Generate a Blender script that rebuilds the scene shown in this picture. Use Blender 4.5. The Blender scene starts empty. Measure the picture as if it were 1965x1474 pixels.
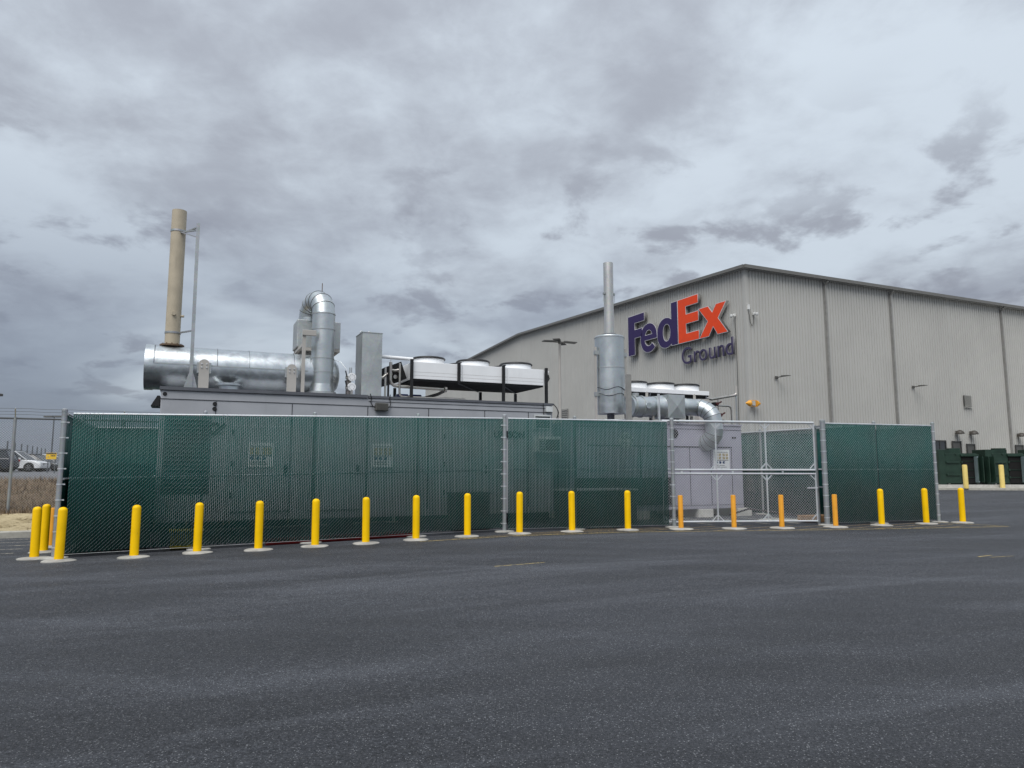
import bpy, bmesh, math, random
from mathutils import Vector, Matrix
random.seed(7)
R = math.radians
scn = bpy.context.scene

# ------------------------------------------------------------------ camera, sky, sun, exposure
cam_d = bpy.data.cameras.new('camera')
cam = bpy.data.objects.new('camera', cam_d)
scn.collection.objects.link(cam)
cam.location = (0, 0, 1.65)
cam.rotation_euler = (R(90 + 6.778), 0, 0)
cam_d.sensor_width = 36.0
cam_d.lens = 24.97
cam_d.clip_end = 3000
scn.camera = cam

SUN_EL, SUN_AZ = 56.0, 197.0        # degrees; azimuth clockwise from +Y
world = bpy.data.worlds.new('World')
scn.world = world
world.use_nodes = True
wn, wl = world.node_tree.nodes, world.node_tree.links
wn.clear()
def wnode(t, **kw):
    n = wn.new(t)
    for k, v in kw.items():
        setattr(n, k, v)
    return n
def wmath(op, a, b=None, c=None, clamp=False):
    n = wn.new('ShaderNodeMath'); n.operation = op; n.use_clamp = clamp
    for i, x in enumerate((a, b, c)):
        if x is None: continue
        if isinstance(x, (int, float)): n.inputs[i].default_value = x
        else: wl.new(x, n.inputs[i])
    return n.outputs[0]
wout = wnode('ShaderNodeOutputWorld')
wbg = wnode('ShaderNodeBackground')
wl.new(wbg.outputs[0], wout.inputs[0])
wbg.inputs['Strength'].default_value = 0.1
sky = wnode('ShaderNodeTexSky', sky_type='NISHITA', sun_disc=False)
sky.sun_elevation = R(SUN_EL); sky.sun_rotation = R(SUN_AZ)
tc = wnode('ShaderNodeTexCoord')
sep = wnode('ShaderNodeSeparateXYZ'); wl.new(tc.outputs['Generated'], sep.inputs[0])
zc = wmath('MAXIMUM', sep.outputs[2], 0.0)
zd = wmath('ADD', zc, 0.26)
px = wmath('DIVIDE', sep.outputs[0], zd); py = wmath('DIVIDE', sep.outputs[1], zd)
comb = wnode('ShaderNodeCombineXYZ'); wl.new(px, comb.inputs[0]); wl.new(py, comb.inputs[1])
def wnoise(scale, off, detail=6, rough=.55, dist=0.2):
    m = wnode('ShaderNodeMapping'); m.inputs['Location'].default_value = off
    wl.new(comb.outputs[0], m.inputs[0])
    n = wnode('ShaderNodeTexNoise'); wl.new(m.outputs[0], n.inputs['Vector'])
    n.inputs['Scale'].default_value = scale; n.inputs['Detail'].default_value = detail
    n.inputs['Roughness'].default_value = rough; n.inputs['Distortion'].default_value = dist
    return n.outputs['Fac']
def wrange(x, a, b, c=0.0, d=1.0, smooth=True):
    n = wnode('ShaderNodeMapRange'); n.interpolation_type = 'SMOOTHSTEP' if smooth else 'LINEAR'
    wl.new(x, n.inputs[0])
    for i, v in enumerate((a, b, c, d)): n.inputs[i + 1].default_value = v
    return n.outputs[0]
big = wnoise(1.0, (3.4, 1.2, 0), 4, .5, .4)
mid = wnoise(2.6, (7.3, 2.9, 0), 8, .55, .3)
puff = wnoise(4.6, (2.1, 5.3, 0), 9, .55, .25)
gate_ = wnoise(1.3, (9.7, 4.1, 0), 3, .5, .2)
fine = wnoise(9.0, (1.3, 9.2, 0), 7, .62, .3)
def wmix(f, a, b):
    n = wnode('ShaderNodeMix', data_type='RGBA')
    for s, x in ((0, f), (6, a), (7, b)):
        if isinstance(x, (int, float)): n.inputs[s].default_value = x
        elif isinstance(x, tuple): n.inputs[s].default_value = x
        else: wl.new(x, n.inputs[s])
    return n.outputs[2]
dens = wmath('ADD', wmath('MULTIPLY', big, .50), wmath('ADD', wmath('MULTIPLY', mid, .42), wmath('MULTIPLY', fine, .14)))
t1 = wrange(dens, .44, .64)
LIGHT = (3.22, 3.58, 3.96, 1); DARK = (2.00, 2.14, 2.42, 1); LOW = (1.08, 1.26, 1.66, 1); PUFF = (1.52, 1.58, 1.82, 1)
c1 = wmix(t1, LIGHT, DARK)
# ragged darker puffs drifting below the sheet
pm = wmath('MULTIPLY', wrange(wmath('ADD', wmath('MULTIPLY', puff, .88), wmath('MULTIPLY', fine, .12)), .51, .63), wrange(gate_, .36, .52))
pm = wmath('MULTIPLY', pm, wrange(sep.outputs[2], .50, .30))
c1 = wmix(wmath('MULTIPLY', pm, .78), c1, PUFF)
hz = wrange(sep.outputs[2], .0, .42, .95, 0.0)
hz2 = wmath('MULTIPLY', hz, wrange(wmath('ADD', big, wmath('MULTIPLY', sep.outputs[0], -.42)), .34, .64))
c2 = wmix(hz2, c1, LOW)
zen = wmath('ADD', wmath('MULTIPLY', zc, .55), .86)
vm = wnode('ShaderNodeVectorMath', operation='SCALE'); wl.new(c2, vm.inputs[0]); wl.new(zen, vm.inputs['Scale'])
c3 = wmix(.06, vm.outputs[0], sky.outputs[0])
wl.new(c3, wbg.inputs['Color'])

sun_d = bpy.data.lights.new('sun', 'SUN')
sun_d.energy = 1.5; sun_d.angle = R(50); sun_d.color = (1, .975, .94)
sun = bpy.data.objects.new('sun', sun_d); scn.collection.objects.link(sun)
sun.location = (0, -20, 60)
sd = Vector((math.sin(R(SUN_AZ)) * math.cos(R(SUN_EL)), math.cos(R(SUN_AZ)) * math.cos(R(SUN_EL)), math.sin(R(SUN_EL))))
sun.rotation_euler = sd.to_track_quat('Z', 'Y').to_euler()
vs = scn.view_settings
vs.view_transform = 'Standard'; vs.look = 'None'; vs.exposure = 0.92; vs.gamma = 1.0; vs.use_curve_mapping = False
scn.cycles.max_bounces = 6
scn.cycles.use_denoising = True
scn.cycles.denoiser = 'OPENIMAGEDENOISE'

# ------------------------------------------------------------------ materials
def lin(r, g, b):
    f = lambda c: (c / 255 / 12.92) if c / 255 <= .04045 else ((c / 255 + .055) / 1.055) ** 2.4
    return (f(r), f(g), f(b))
class NT:
    def __init__(s, mat):
        mat.use_nodes = True
        s.n, s.l = mat.node_tree.nodes, mat.node_tree.links
        s.b = s.n['Principled BSDF']
        s.tc = s.n.new('ShaderNodeTexCoord')
    def pos(s):
        g = s.n.new('ShaderNodeNewGeometry'); return g.outputs['Position']
    def noise(s, vec, scale, detail=4, rough=.55, dist=0, stretch=None):
        if stretch:
            m = s.n.new('ShaderNodeMapping'); m.inputs['Rotation'].default_value = stretch[1]
            s.l.new(vec, m.inputs[0])
            m2 = s.n.new('ShaderNodeMapping'); m2.inputs['Scale'].default_value = stretch[0]
            s.l.new(m.outputs[0], m2.inputs[0]); vec = m2.outputs[0]
        n = s.n.new('ShaderNodeTexNoise'); s.l.new(vec, n.inputs['Vector'])
        n.inputs['Scale'].default_value = scale; n.inputs['Detail'].default_value = detail
        n.inputs['Roughness'].default_value = rough; n.inputs['Distortion'].default_value = dist
        return n.outputs['Fac']
    def voro(s, vec, scale, feat='F1', out='Distance'):
        n = s.n.new('ShaderNodeTexVoronoi'); n.feature = feat; s.l.new(vec, n.inputs['Vector'])
        n.inputs['Scale'].default_value = scale
        return n.outputs[out]
    def rng(s, x, a, b, c=0., d=1.):
        n = s.n.new('ShaderNodeMapRange'); s.l.new(x, n.inputs[0]); n.interpolation_type = 'SMOOTHSTEP'
        for i, v in enumerate((a, b, c, d)): n.inputs[i + 1].default_value = v
        return n.outputs[0]
    def mix(s, f, a, b, mode='MIX'):
        n = s.n.new('ShaderNodeMix'); n.data_type = 'RGBA'; n.blend_type = mode
        for i, x in ((0, f), (6, a), (7, b)):
            if isinstance(x, (int, float)): n.inputs[i].default_value = x
            elif isinstance(x, tuple): n.inputs[i].default_value = (*x[:3], 1)
            else: s.l.new(x, n.inputs[i])
        return n.outputs[2]
    def math(s, op, a, b):
        n = s.n.new('ShaderNodeMath'); n.operation = op
        for i, x in enumerate((a, b)):
            if isinstance(x, (int, float)): n.inputs[i].default_value = x
            else: s.l.new(x, n.inputs[i])
        return n.outputs[0]
    def bump(s, h, strength, dist=.01):
        n = s.n.new('ShaderNodeBump'); n.inputs['Strength'].default_value = strength
        n.inputs['Distance'].default_value = dist
        s.l.new(h, n.inputs['Height']); s.l.new(n.outputs[0], s.b.inputs['Normal'])
    def set(s, **kw):
        for k, v in kw.items():
            k = {'col': 'Base Color', 'rough': 'Roughness', 'metal': 'Metallic', 'spec': 'Specular IOR Level'}[k]
            if isinstance(v, tuple): s.b.inputs[k].default_value = (*v[:3], 1)
            elif isinstance(v, (int, float)): s.b.inputs[k].default_value = v
            else: s.l.new(v, s.b.inputs[k])
def paint(name, col, rough=.5, metal=0., var=.12, vs=2.5, grime=.0, spec=.4, bump=0., bscale=40):
    m = bpy.data.materials.new(name); t = NT(m)
    p = t.pos()
    n = t.noise(p, vs, 5, .6)
    lo = tuple(c * (1 - var) for c in col); hi = tuple(min(1, c * (1 + var)) for c in col)
    c = t.mix(t.rng(n, .3, .7), lo, hi)
    if grime:
        st = t.noise(p, 5, 5, .65, 0, ((1, 1, .18), (0, 0, 0)))
        c = t.mix(t.math('MULTIPLY', t.rng(st, .52, .78), grime), c, tuple(x * .45 + .01 for x in col))
    t.set(col=c, rough=t.rng(n, .2, .8, max(.05, rough - .08), min(1, rough + .08)), metal=metal, spec=spec)
    if name.startswith('bollard'):
        sc = t.noise(p, 14, 6, .8, .6, ((1, 1, .35), (0, 0, 0))); gate2 = t.noise(p, 1.9, 3, .5)
        f = t.math('MULTIPLY', t.rng(sc, .60, .68), t.rng(gate2, .45, .62))
        c2 = t.mix(t.math('MULTIPLY', f, .55), c, (.12, .10, .07))
        t.set(col=c2)
    if bump: t.bump(t.noise(p, bscale, 3), bump, .005)
    return m
def galv(name, col=(.50, .53, .545), rough=.36, var=.12, scale=9, metal=.95, foil=0):
    m = bpy.data.materials.new(name); t = NT(m); p = t.pos()
    v = t.voro(p, scale * 4, 'F1', 'Color')
    n = t.noise(p, scale * .35, 6, .65, .8)
    g = t.rng(n, .3, .72)
    c = t.mix(g, tuple(x * (1 - var) for x in col), tuple(min(1, x * (1 + var * .5)) for x in col))
    c = t.mix(.05, c, v, 'OVERLAY')
    t.set(col=c, rough=t.rng(n, .25, .75, rough - .05, rough + .10), metal=metal)
    if foil: t.bump(t.math('ADD', t.noise(p, 2.2, 2), t.math('MULTIPLY', t.noise(p, 9, 4, .6, .8), foil)), .16, .03)
    else: t.bump(t.noise(p, 2.2, 2), .07, .02)
    return m
def asphalt():
    m = bpy.data.materials.new('asphalt'); t = NT(m); p = t.pos()
    big = t.noise(p, .20, 5, .6, .4)
    streak = t.noise(p, .75, 7, .66, .5, ((.13, 1, 1), (0, 0, R(-23))))
    streak2 = t.noise(p, 1.0, 6, .62, .3, ((.09, 1, 1), (0, 0, R(-14))))
    streak3 = t.noise(p, 1.3, 6, .6, .3, ((.07, 1, 1), (0, 0, R(12))))
    blot = t.noise(p, 1.7, 4, .5)
    grit = t.noise(p, 110, 4, .8)
    chip = t.noise(p, 40, 6, .9)
    clump = t.noise(p, 7, 6, .8)
    base = t.mix(t.rng(big, .35, .68), (.0275, .0290, .0330), (.0405, .0425, .0470))
    base = t.mix(t.math('MULTIPLY', t.rng(streak, .50, .66), .85), base, (.088, .092, .100))
    base = t.mix(t.math('MULTIPLY', t.rng(streak3, .58, .68), .5), base, (.080, .084, .092))
    base = t.mix(t.math('MULTIPLY', t.rng(streak2, .53, .66), .6), base, (.018, .020, .025))
    base = t.mix(t.math('MULTIPLY', t.rng(blot, .68, .74), .45), base, (.016, .017, .020))
    base = t.mix(t.math('MULTIPLY', t.rng(clump, .50, .64), .45), base, (.085, .088, .094))
    base = t.mix(t.math('MULTIPLY', t.rng(clump, .48, .36), .45), base, (.014, .015, .018))
    base = t.mix(t.math('MULTIPLY', t.rng(chip, .50, .56), .65), base, (.135, .142, .156))
    base = t.mix(t.math('MULTIPLY', t.rng(chip, .48, .42), .8), base, (.008, .009, .011))
    base = t.mix(t.rng(grit, .38, .62), t.mix(.6, base, (.008, .009, .011)), t.mix(.25, base, (.15, .156, .17)))
    for sc, amt, lo in ((80, .8, .76), (50, .5, .86)):
        spec = t.voro(p, sc, 'F1', 'Distance'); pick = t.voro(p, sc, 'F1', 'Color')
        sx = t.n.new('ShaderNodeSeparateColor'); t.l.new(pick, sx.inputs[0])
        sp = t.math('MULTIPLY', t.rng(spec, .42, .20), t.rng(sx.outputs[0], lo, .99))
        base = t.mix(t.math('MULTIPLY', sp, amt), base, (.42, .425, .43))  # pale aggregate specks, with sky glints painted in as the same spots
    wear = t.math('ADD', t.math('MULTIPLY', streak, .5), t.math('ADD', t.math('MULTIPLY', streak3, .25), t.math('MULTIPLY', streak2, .25)))
    base = t.mix(1.0, base, t.mix(t.rng(wear, .40, .60), (.81, .82, .84), (1.20, 1.22, 1.265)), 'MULTIPLY')
    t.set(col=base, rough=t.rng(streak, .3, .8, .66, .84), spec=.25)
    t.bump(t.math('ADD', grit, chip), .8, .014)
    return m
def earth(name, a, b, c, scale=3, bump=.7):
    m = bpy.data.materials.new(name); t = NT(m); p = t.pos()
    n1 = t.noise(p, scale, 6, .7, .3); n2 = t.noise(p, scale * 9, 5, .75)
    col = t.mix(t.rng(n1, .35, .65), a, b)
    col = t.mix(t.rng(n2, .5, .72), col, c)
    t.set(col=col, rough=.95, spec=.1)
    t.bump(n2, bump, .06)
    return m
def siding():
    m = bpy.data.materials.new('metal_siding'); t = NT(m); p = t.pos()
    n = t.noise(p, .25, 4, .6); st = t.noise(p, 1.4, 5, .6, 0, ((1, 1, .05), (0, 0, 0)))
    c = t.mix(t.rng(n, .35, .65), (.455, .447, .418), (.485, .477, .446))
    c = t.mix(t.math('MULTIPLY', t.rng(st, .5, .75), .22), c, (.36, .353, .33))
    t.set(col=c, rough=.5, spec=.35)
    return m
def concrete(name, col=(.50, .49, .46), var=.2):
    m = bpy.data.materials.new(name); t = NT(m); p = t.pos()
    n = t.noise(p, 3, 6, .65); g = t.noise(p, 45, 4, .7)
    c = t.mix(t.rng(n, .3, .7), tuple(x * (1 - var) for x in col), tuple(x * (1 + var * .6) for x in col))
    c = t.mix(t.math('MULTIPLY', t.rng(g, .52, .75), .35), c, tuple(x * .55 for x in col))
    t.set(col=c, rough=.9, spec=.2); t.bump(g, .35, .006)
    return m
def worn(name, col):
    m = bpy.data.materials.new(name); t = NT(m); p = t.pos()
    g = t.noise(p, 18, 5, .75); n = t.noise(p, 2.0, 4, .6)
    f = t.math('MULTIPLY', t.rng(g, .40, .60), t.rng(n, .25, .55, .45, 1.))
    t.set(col=t.mix(f, (.06, .062, .07), col), rough=.75, spec=.3)
    return m
def glass(name, col=(.02, .025, .03), rough=.06):
    m = bpy.data.materials.new(name); t = NT(m); t.set(col=col, rough=rough, spec=.8); return m
M = dict(
    asphalt=asphalt(), siding=siding(),
    trim=paint('grey_trim', (.155, .152, .142), .5, 0, .06),
    roof=paint('roof_metal', (.42, .42, .41), .4),
    downspout=paint('downspout_paint', (.27, .265, .25), .5),
    concrete=concrete('concrete'), pad=concrete('footing_concrete', (.40, .39, .36), .3), curb=concrete('curb_concrete', (.40, .385, .34)),
    slat=paint('green_slat', (.0024, .052, .046), .5, 0, .18, 1.2, 0, .25),
    wire=galv('wire_zinc', (.40, .475, .475), .5, .1, 3, .5),
    post=galv('post_zinc', (.40, .42, .43), .46, .12, 5, .7),
    rail=galv('rail_zinc', (.64, .66, .675), .42, .1, 5, .6),
    galv=galv('galvanised_sheet', (.56, .595, .615), .33, .16, 9, .95, .5), galv2=galv('galvanised_duct', (.55, .585, .595), .38, .08, 6),
    galvdull=galv('galvanised_box', (.47, .495, .495), .5, .10, 7, .8),
    steel=galv('stainless_pipe', (.50, .475, .44), .32, .12, 6),
    steel2=galv('brushed_stack', (.56, .555, .54), .42, .06, 4, .8),
    yellow=paint('bollard_yellow', (.93, .555, .001), .45, 0, .05, 3, .04, .2),
    orange=paint('bollard_orange', (.78, .345, .028), .45, 0, .06, 3, .05),
    pale=paint('bollard_pale_yellow', (.80, .62, .20), .5, 0, .06, 3, .08),
    cont=paint('container_grey', (.37, .38, .405), .45, 0, .05, 1.5, .12),
    lilac=paint('container_lilac', (.325, .317, .378), .45, 0, .05, 1.5, .10),
    rim=paint('roof_rim_grey', (.10, .105, .12), .5),
    seam=paint('panel_gap', (.03, .032, .038), .7),
    tan=paint('stack_tan', (.45, .39, .29), .5, 0, .10, 2, .35),
    bracket=paint('bracket_beige', (.42, .40, .37), .5, 0, .05),
    white=paint('white_casing', (.84, .85, .86), .4, 0, .03, 2, .10),
    black=paint('black_steel', (.012, .012, .013), .5),
    coil=paint('cooler_coil', (.010, .010, .011), .8),
    rust=paint('rusty_flange', (.13, .085, .055), .8, 0, .3, 12),
    blue=paint('blue_motor', (.012, .02, .11), .4),
    red=paint('red_hose', (.17, .008, .010), .45),
    green=paint('compactor_green', (.016, .038, .026), .45, 0, .2, 1.5, .3),
    greenl=paint('pale_green_door', (.20, .26, .27), .5, 0, .1),
    shadein=paint('interior_shade_black', (.006, .006, .006), .9),  # near-black that paints the shade inside the compactor opening
    door=paint('door_grey', (.085, .085, .08), .5), frame=paint('door_frame', (.05, .05, .048), .5),
    glass=glass('window_glass'),
    lamp=paint('lamp_grey', (.10, .098, .09), .5), lampbrown=paint('hood_bronze', (.055, .048, .04), .5),
    camera=paint('camera_white', (.72, .72, .70), .4),
    cone=paint('warning_orange', (.80, .37, .04), .5),
    purple=paint('sign_purple', (.026, .012, .082), .45, 0, .05), red_orange=paint('sign_orange', (.80, .060, .004), .4, 0, .04),
    letterside=paint('letter_return', (.215, .212, .20), .5), letteredge=paint('letter_trim', (.62, .60, .62), .4),
    ground_letter=paint('small_letter', (.045, .034, .090), .4, 0, .05), ground_side=paint('small_letter_return', (.17, .165, .19), .5),
    straw=earth('straw_mulch', (.44, .36, .22), (.55, .46, .29), (.27, .21, .12), 2.2, .8),
    hill=earth('dry_hillside', (.15, .108, .07), (.21, .16, .11), (.08, .056, .036), 1.6, 1.0),
    oldasphalt=earth('upper_lot_asphalt', (.14, .145, .155), (.175, .18, .19), (.11, .11, .12), .5, .1),
    yline=worn('faded_yellow_line', (.56, .43, .15)), wline=worn('faded_white_line', (.52, .49, .40)), tline=worn('tan_line', (.40, .30, .15)),
    carwhite=paint('car_white', (.72, .73, .74), .2, 0, .02, 1, 0, .6), cardark=paint('car_dark', (.028, .032, .042), .2, 0, .05, 1, 0, .6),
    carsilver=paint('car_silver', (.30, .31, .32), .25, .4, .05), carblack=paint('car_charcoal', (.02, .02, .023), .22, 0, .05, 1, 0, .6),
    tyre=paint('tyre_rubber', (.012, .012, .012), .85), rimalu=galv('wheel_rim', (.55, .55, .56), .3, .05),
    taillight=paint('tail_light', (.35, .008, .012), .2), headlight=paint('head_light', (.75, .78, .8), .1),
    signyellow=paint('sign_yellow', (.85, .52, .015), .5), ink=paint('print_black', (.02, .02, .02), .6),
    wood=paint('lumber', (.36, .215, .11), .8, 0, .2, 6), placard=paint('placard_white', (.72, .73, .74), .45, 0, .03),
    printtan=paint('print_tan', (.44, .36, .20), .6), printblue=paint('print_blue', (.03, .06, .15), .6), printgrey=paint('print_grey', (.22, .22, .23), .6),
    farpost=paint('far_post', (.10, .11, .12), .6), strawblade=paint('straw_blade', (.44, .36, .21), .9, 0, .3, 8), deadgrass=paint('dead_grass', (.20, .145, .092), .95, 0, .35, 3),
    hatblack=paint('vent_dark', (.035, .038, .042), .6), acwhite=paint('ac_casing', (.55, .57, .57), .5),
    logo=paint('logo_dark', (.02, .025, .03), .5), darkcable=paint('cable_black', (.015, .015, .016), .6), redv=paint('valve_dark_red', (.07, .015, .015), .5),
    yellowgreen=paint('drum_yellow', (.45, .36, .02), .5),
)

# ------------------------------------------------------------------ geometry helpers
TH = R(24.5)
UX, UY, VX, VY = math.cos(TH), math.sin(TH), -math.sin(TH), math.cos(TH)
def xy(u, v): return (u * UX + v * VX, u * UY + v * VY)
def uv(x, y): return (x * UX + y * UY, x * VX + y * VY)
ORG = {}                      # origin of each root (its own frame) so that parts are written in site coordinates
def gz(x, y=0):               # ground height: the lot falls gently towards the west
    if x >= 0: return 0.0
    if x > -10: return .02 * x
    return -.20
class MB:
    def __init__(s): s.v, s.f, s.sm = [], [], []
    def add(s, vs_, fs, smooth=False):
        o = len(s.v); s.v += [tuple(p) for p in vs_]
        for f in fs: s.f.append(tuple(i + o for i in f)); s.sm.append(smooth)
        return s
    def box(s, x0, x1, y0, y1, z0, z1):
        return s.add([(x0,y0,z0),(x1,y0,z0),(x1,y1,z0),(x0,y1,z0),(x0,y0,z1),(x1,y0,z1),(x1,y1,z1),(x0,y1,z1)],
                     [(0,3,2,1),(4,5,6,7),(0,1,5,4),(1,2,6,5),(2,3,7,6),(3,0,4,7)])
    def bbox(s, x0, x1, y0, y1, z0, z1, b=.02):
        """box with chamfered vertical and top edges"""
        bm = bmesh.new(); bmesh.ops.create_cube(bm, size=1)
        for v in bm.verts:
            v.co = Vector(((x0+x1)/2 + v.co.x*(x1-x0), (y0+y1)/2 + v.co.y*(y1-y0), (z0+z1)/2 + v.co.z*(z1-z0)))
        bmesh.ops.bevel(bm, geom=bm.edges[:], offset=b, segments=2, affect='EDGES', profile=.6)
        bm.verts.index_update()
        s.add([v.co for v in bm.verts], [[v.index for v in f.verts] for f in bm.faces]); bm.free()
        return s
    def beam(s, a, b, w, h=None, up=(0,0,1)):
        h = h or w; a, b = Vector(a), Vector(b); d = (b - a).normalized(); up = Vector(up)
        if abs(d.dot(up)) > .98: up = Vector((0, 1, 0))
        r = d.cross(up).normalized() * w / 2; q = r.cross(d).normalized() * h / 2
        vs_ = [p + sx * r + sy * q for p in (a, b) for sx, sy in ((-1,-1),(1,-1),(1,1),(-1,1))]
        return s.add(vs_, [(3,2,1,0),(4,5,6,7),(0,1,5,4),(1,2,6,5),(2,3,7,6),(3,0,4,7)])
    def cyl(s, a, b, r, r2=None, n=24, caps=True, smooth=True):
        return s.tube([a, b], [r, r if r2 is None else r2], n, caps, smooth)
    def tube(s, path, r, n=16, caps=True, smooth=True):
        P = [Vector(p) for p in path]; rs = r if isinstance(r, (list, tuple)) else [r] * len(P)
        rings = []; prev = None
        for i, p in enumerate(P):
            d = (P[min(i+1, len(P)-1)] - P[max(i-1, 0)]).normalized()
            if prev is None:
                a = Vector((0,0,1)) if abs(d.z) < .9 else Vector((1,0,0))
                e = d.cross(a).normalized()
            else:
                e = (prev - d * prev.dot(d)).normalized()
            prev = e; g = d.cross(e)
            rings.append([p + (e * math.cos(2*math.pi*k/n) + g * math.sin(2*math.pi*k/n)) * rs[i] for k in range(n)])
        o = len(s.v)
        for q in rings: s.v += [tuple(x) for x in q]
        for i in range(len(P) - 1):
            for k in range(n):
                s.f.append((o+i*n+k, o+i*n+(k+1) % n, o+(i+1)*n+(k+1) % n, o+(i+1)*n+k)); s.sm.append(smooth)
        if caps:
            s.f.append(tuple(o + k for k in reversed(range(n)))); s.sm.append(False)
            s.f.append(tuple(o + (len(P)-1)*n + k for k in range(n))); s.sm.append(False)
        return s
    def lathe(s, c, prof, n=28, axis='z', caps=True, smooth=True):
        c = Vector(c)
        pts = []
        for h, r in prof:
            pts.append((h, r))
        o = len(s.v)
        for h, r in pts:
            for k in range(n):
                a = 2*math.pi*k/n; x, y = r*math.cos(a), r*math.sin(a)
                s.v.append(tuple(c + (Vector((x, y, h)) if axis == 'z' else Vector((h, x, y)) if axis == 'x' else Vector((y, h, x)))))
        m = len(pts)
        for i in range(m-1):
            for k in range(n):
                s.f.append((o+i*n+k, o+i*n+(k+1) % n, o+(i+1)*n+(k+1) % n, o+(i+1)*n+k)); s.sm.append(smooth)
        if caps:
            s.f.append(tuple(o + k for k in reversed(range(n)))); s.sm.append(False)
            s.f.append(tuple(o + (m-1)*n + k for k in range(n))); s.sm.append(False)
        return s
    def prism(s, poly, y0, y1):
        """polygon in x-z extruded along y"""
        n = len(poly)
        vs_ = [(x, y0, z) for x, z in poly] + [(x, y1, z) for x, z in poly]
        fs = [tuple(range(n)), tuple(reversed(range(n, 2*n)))] + [(i, n+i, n+(i+1) % n, (i+1) % n) for i in range(n)]
        return s.add(vs_, fs)
    def quad(s, *p): return s.add(p, [tuple(range(len(p)))])
    def build(s, name, mat, parent=None, sharp=35, kind=None, label=None):
        root = parent
        off = Vector((0, 0, 0))
        if parent is not None: off = Vector(ORG.get(parent.name, (0, 0, 0)))
        me = bpy.data.meshes.new(name)
        me.from_pydata([(x-off.x, y-off.y, z-off.z) for x, y, z in s.v], [], s.f)
        me.polygons.foreach_set('use_smooth', s.sm)
        me.update()
        if any(s.sm):
            me.set_sharp_from_angle(angle=R(sharp))
        me.materials.append(M[mat] if isinstance(mat, str) else mat)
        o = bpy.data.objects.new(name, me); scn.collection.objects.link(o)
        if parent is not None:
            o.parent = parent; ORG[o.name] = tuple(off)
        if kind: o['kind'] = kind
        if label: o['label'] = label
        return o
def tag(o, label, cat, group=None):
    o['label'] = label; o['category'] = cat
    if group: o['group'] = group
    return o
def site(name, label, cat, u, v, z=0, group=None):
    """an Empty at a thing's base, turned into the yard's grid; its parts are written in grid coordinates"""
    o = bpy.data.objects.new(name, None); scn.collection.objects.link(o)
    x, y = xy(u, v); o.location = (x, y, z); o.rotation_euler = (0, 0, TH)
    ORG[o.name] = (u, v, z); o.empty_display_size = .2
    return tag(o, label, cat, group)
def thing(name, label, cat, loc, rz=0, group=None, local=False):
    o = bpy.data.objects.new(name, None); scn.collection.objects.link(o)
    o.location = loc; o.rotation_euler = (0, 0, rz)
    ORG[o.name] = (0, 0, 0) if local else tuple(loc); o.empty_display_size = .2
    return tag(o, label, cat, group)
def copy_tree(o, parent=None):
    c = o.copy(); scn.collection.objects.link(c)
    if parent is not None: c.parent = parent
    for ch in list(o.children): copy_tree(ch, c)
    return c
def bend_parts(path, r, name, parent, d0, d1, n=36, mat='galv2'):
    """a segmented elbow: mitred sleeves sharing their end rings, a thin standing seam between them"""
    P = [Vector(p) for p in path]; rings = []; prev = None
    for i, p in enumerate(P):
        d = Vector(d0) if i == 0 else Vector(d1) if i == len(P)-1 else (P[i+1]-P[i-1])
        d.normalize()
        if prev is None: e = d.cross(Vector((.3, 1, .2))).normalized()
        else: e = (prev-d*prev.dot(d)).normalized()
        prev = e; q = d.cross(e)
        rings.append((p, e, q, d))
    for i in range(len(P)-1):
        m = MB()
        for (p, e, q, d), f in ((rings[i], 1), (rings[i+1], 1)):
            for k in range(n): m.v.append(tuple(p+(e*math.cos(2*math.pi*k/n)+q*math.sin(2*math.pi*k/n))*r*f))
        for k in range(n): m.f.append((k, (k+1) % n, n+(k+1) % n, n+k)); m.sm.append(True)
        m.build(name, mat, parent)
        if i:
            p, e, q, d = rings[i]; m = MB()
            for w, f in ((-.007, 1.002), (-.007, 1.022), (.007, 1.022), (.007, 1.002)):
                for k in range(n): m.v.append(tuple(p+d*w+(e*math.cos(2*math.pi*k/n)+q*math.sin(2*math.pi*k/n))*r*f))
            for j in range(3):
                for k in range(n): m.f.append((j*n+k, j*n+(k+1) % n, (j+1)*n+(k+1) % n, (j+1)*n+k)); m.sm.append(True)
            m.build('seam_ring', 'lamp', parent)
def structure(o): o['kind'] = 'structure'; return o
def arc(c, r, a0, a1, n, e1, e2):
    c, e1, e2 = Vector(c), Vector(e1), Vector(e2)
    return [tuple(c + e1 * (r*math.cos(R(a0+(a1-a0)*i/n))) + e2 * (r*math.sin(R(a0+(a1-a0)*i/n)))) for i in range(n+1)]

# ------------------------------------------------------------------ setting: lot, kerbs, embankment, upper lot, markings
g = MB()
xs = [-1500, -60, -20, -11, -10, -9, -8, -7, -6, -5, -4, -3, -2, -1, 0, 1, 10, 60, 1500]; ys = [-300, 0, 10, 20, 30, 60, 200, 2500]
for y in ys:
    for x in xs: g.v.append((x, y, gz(x)))
nx = len(xs)
for j in range(len(ys)-1):
    for i in range(nx-1):
        g.f.append((j*nx+i, j*nx+i+1, (j+1)*nx+i+1, (j+1)*nx+i)); g.sm.append(True)
structure(g.build('asphalt_ground', 'asphalt', sharp=80))

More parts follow.
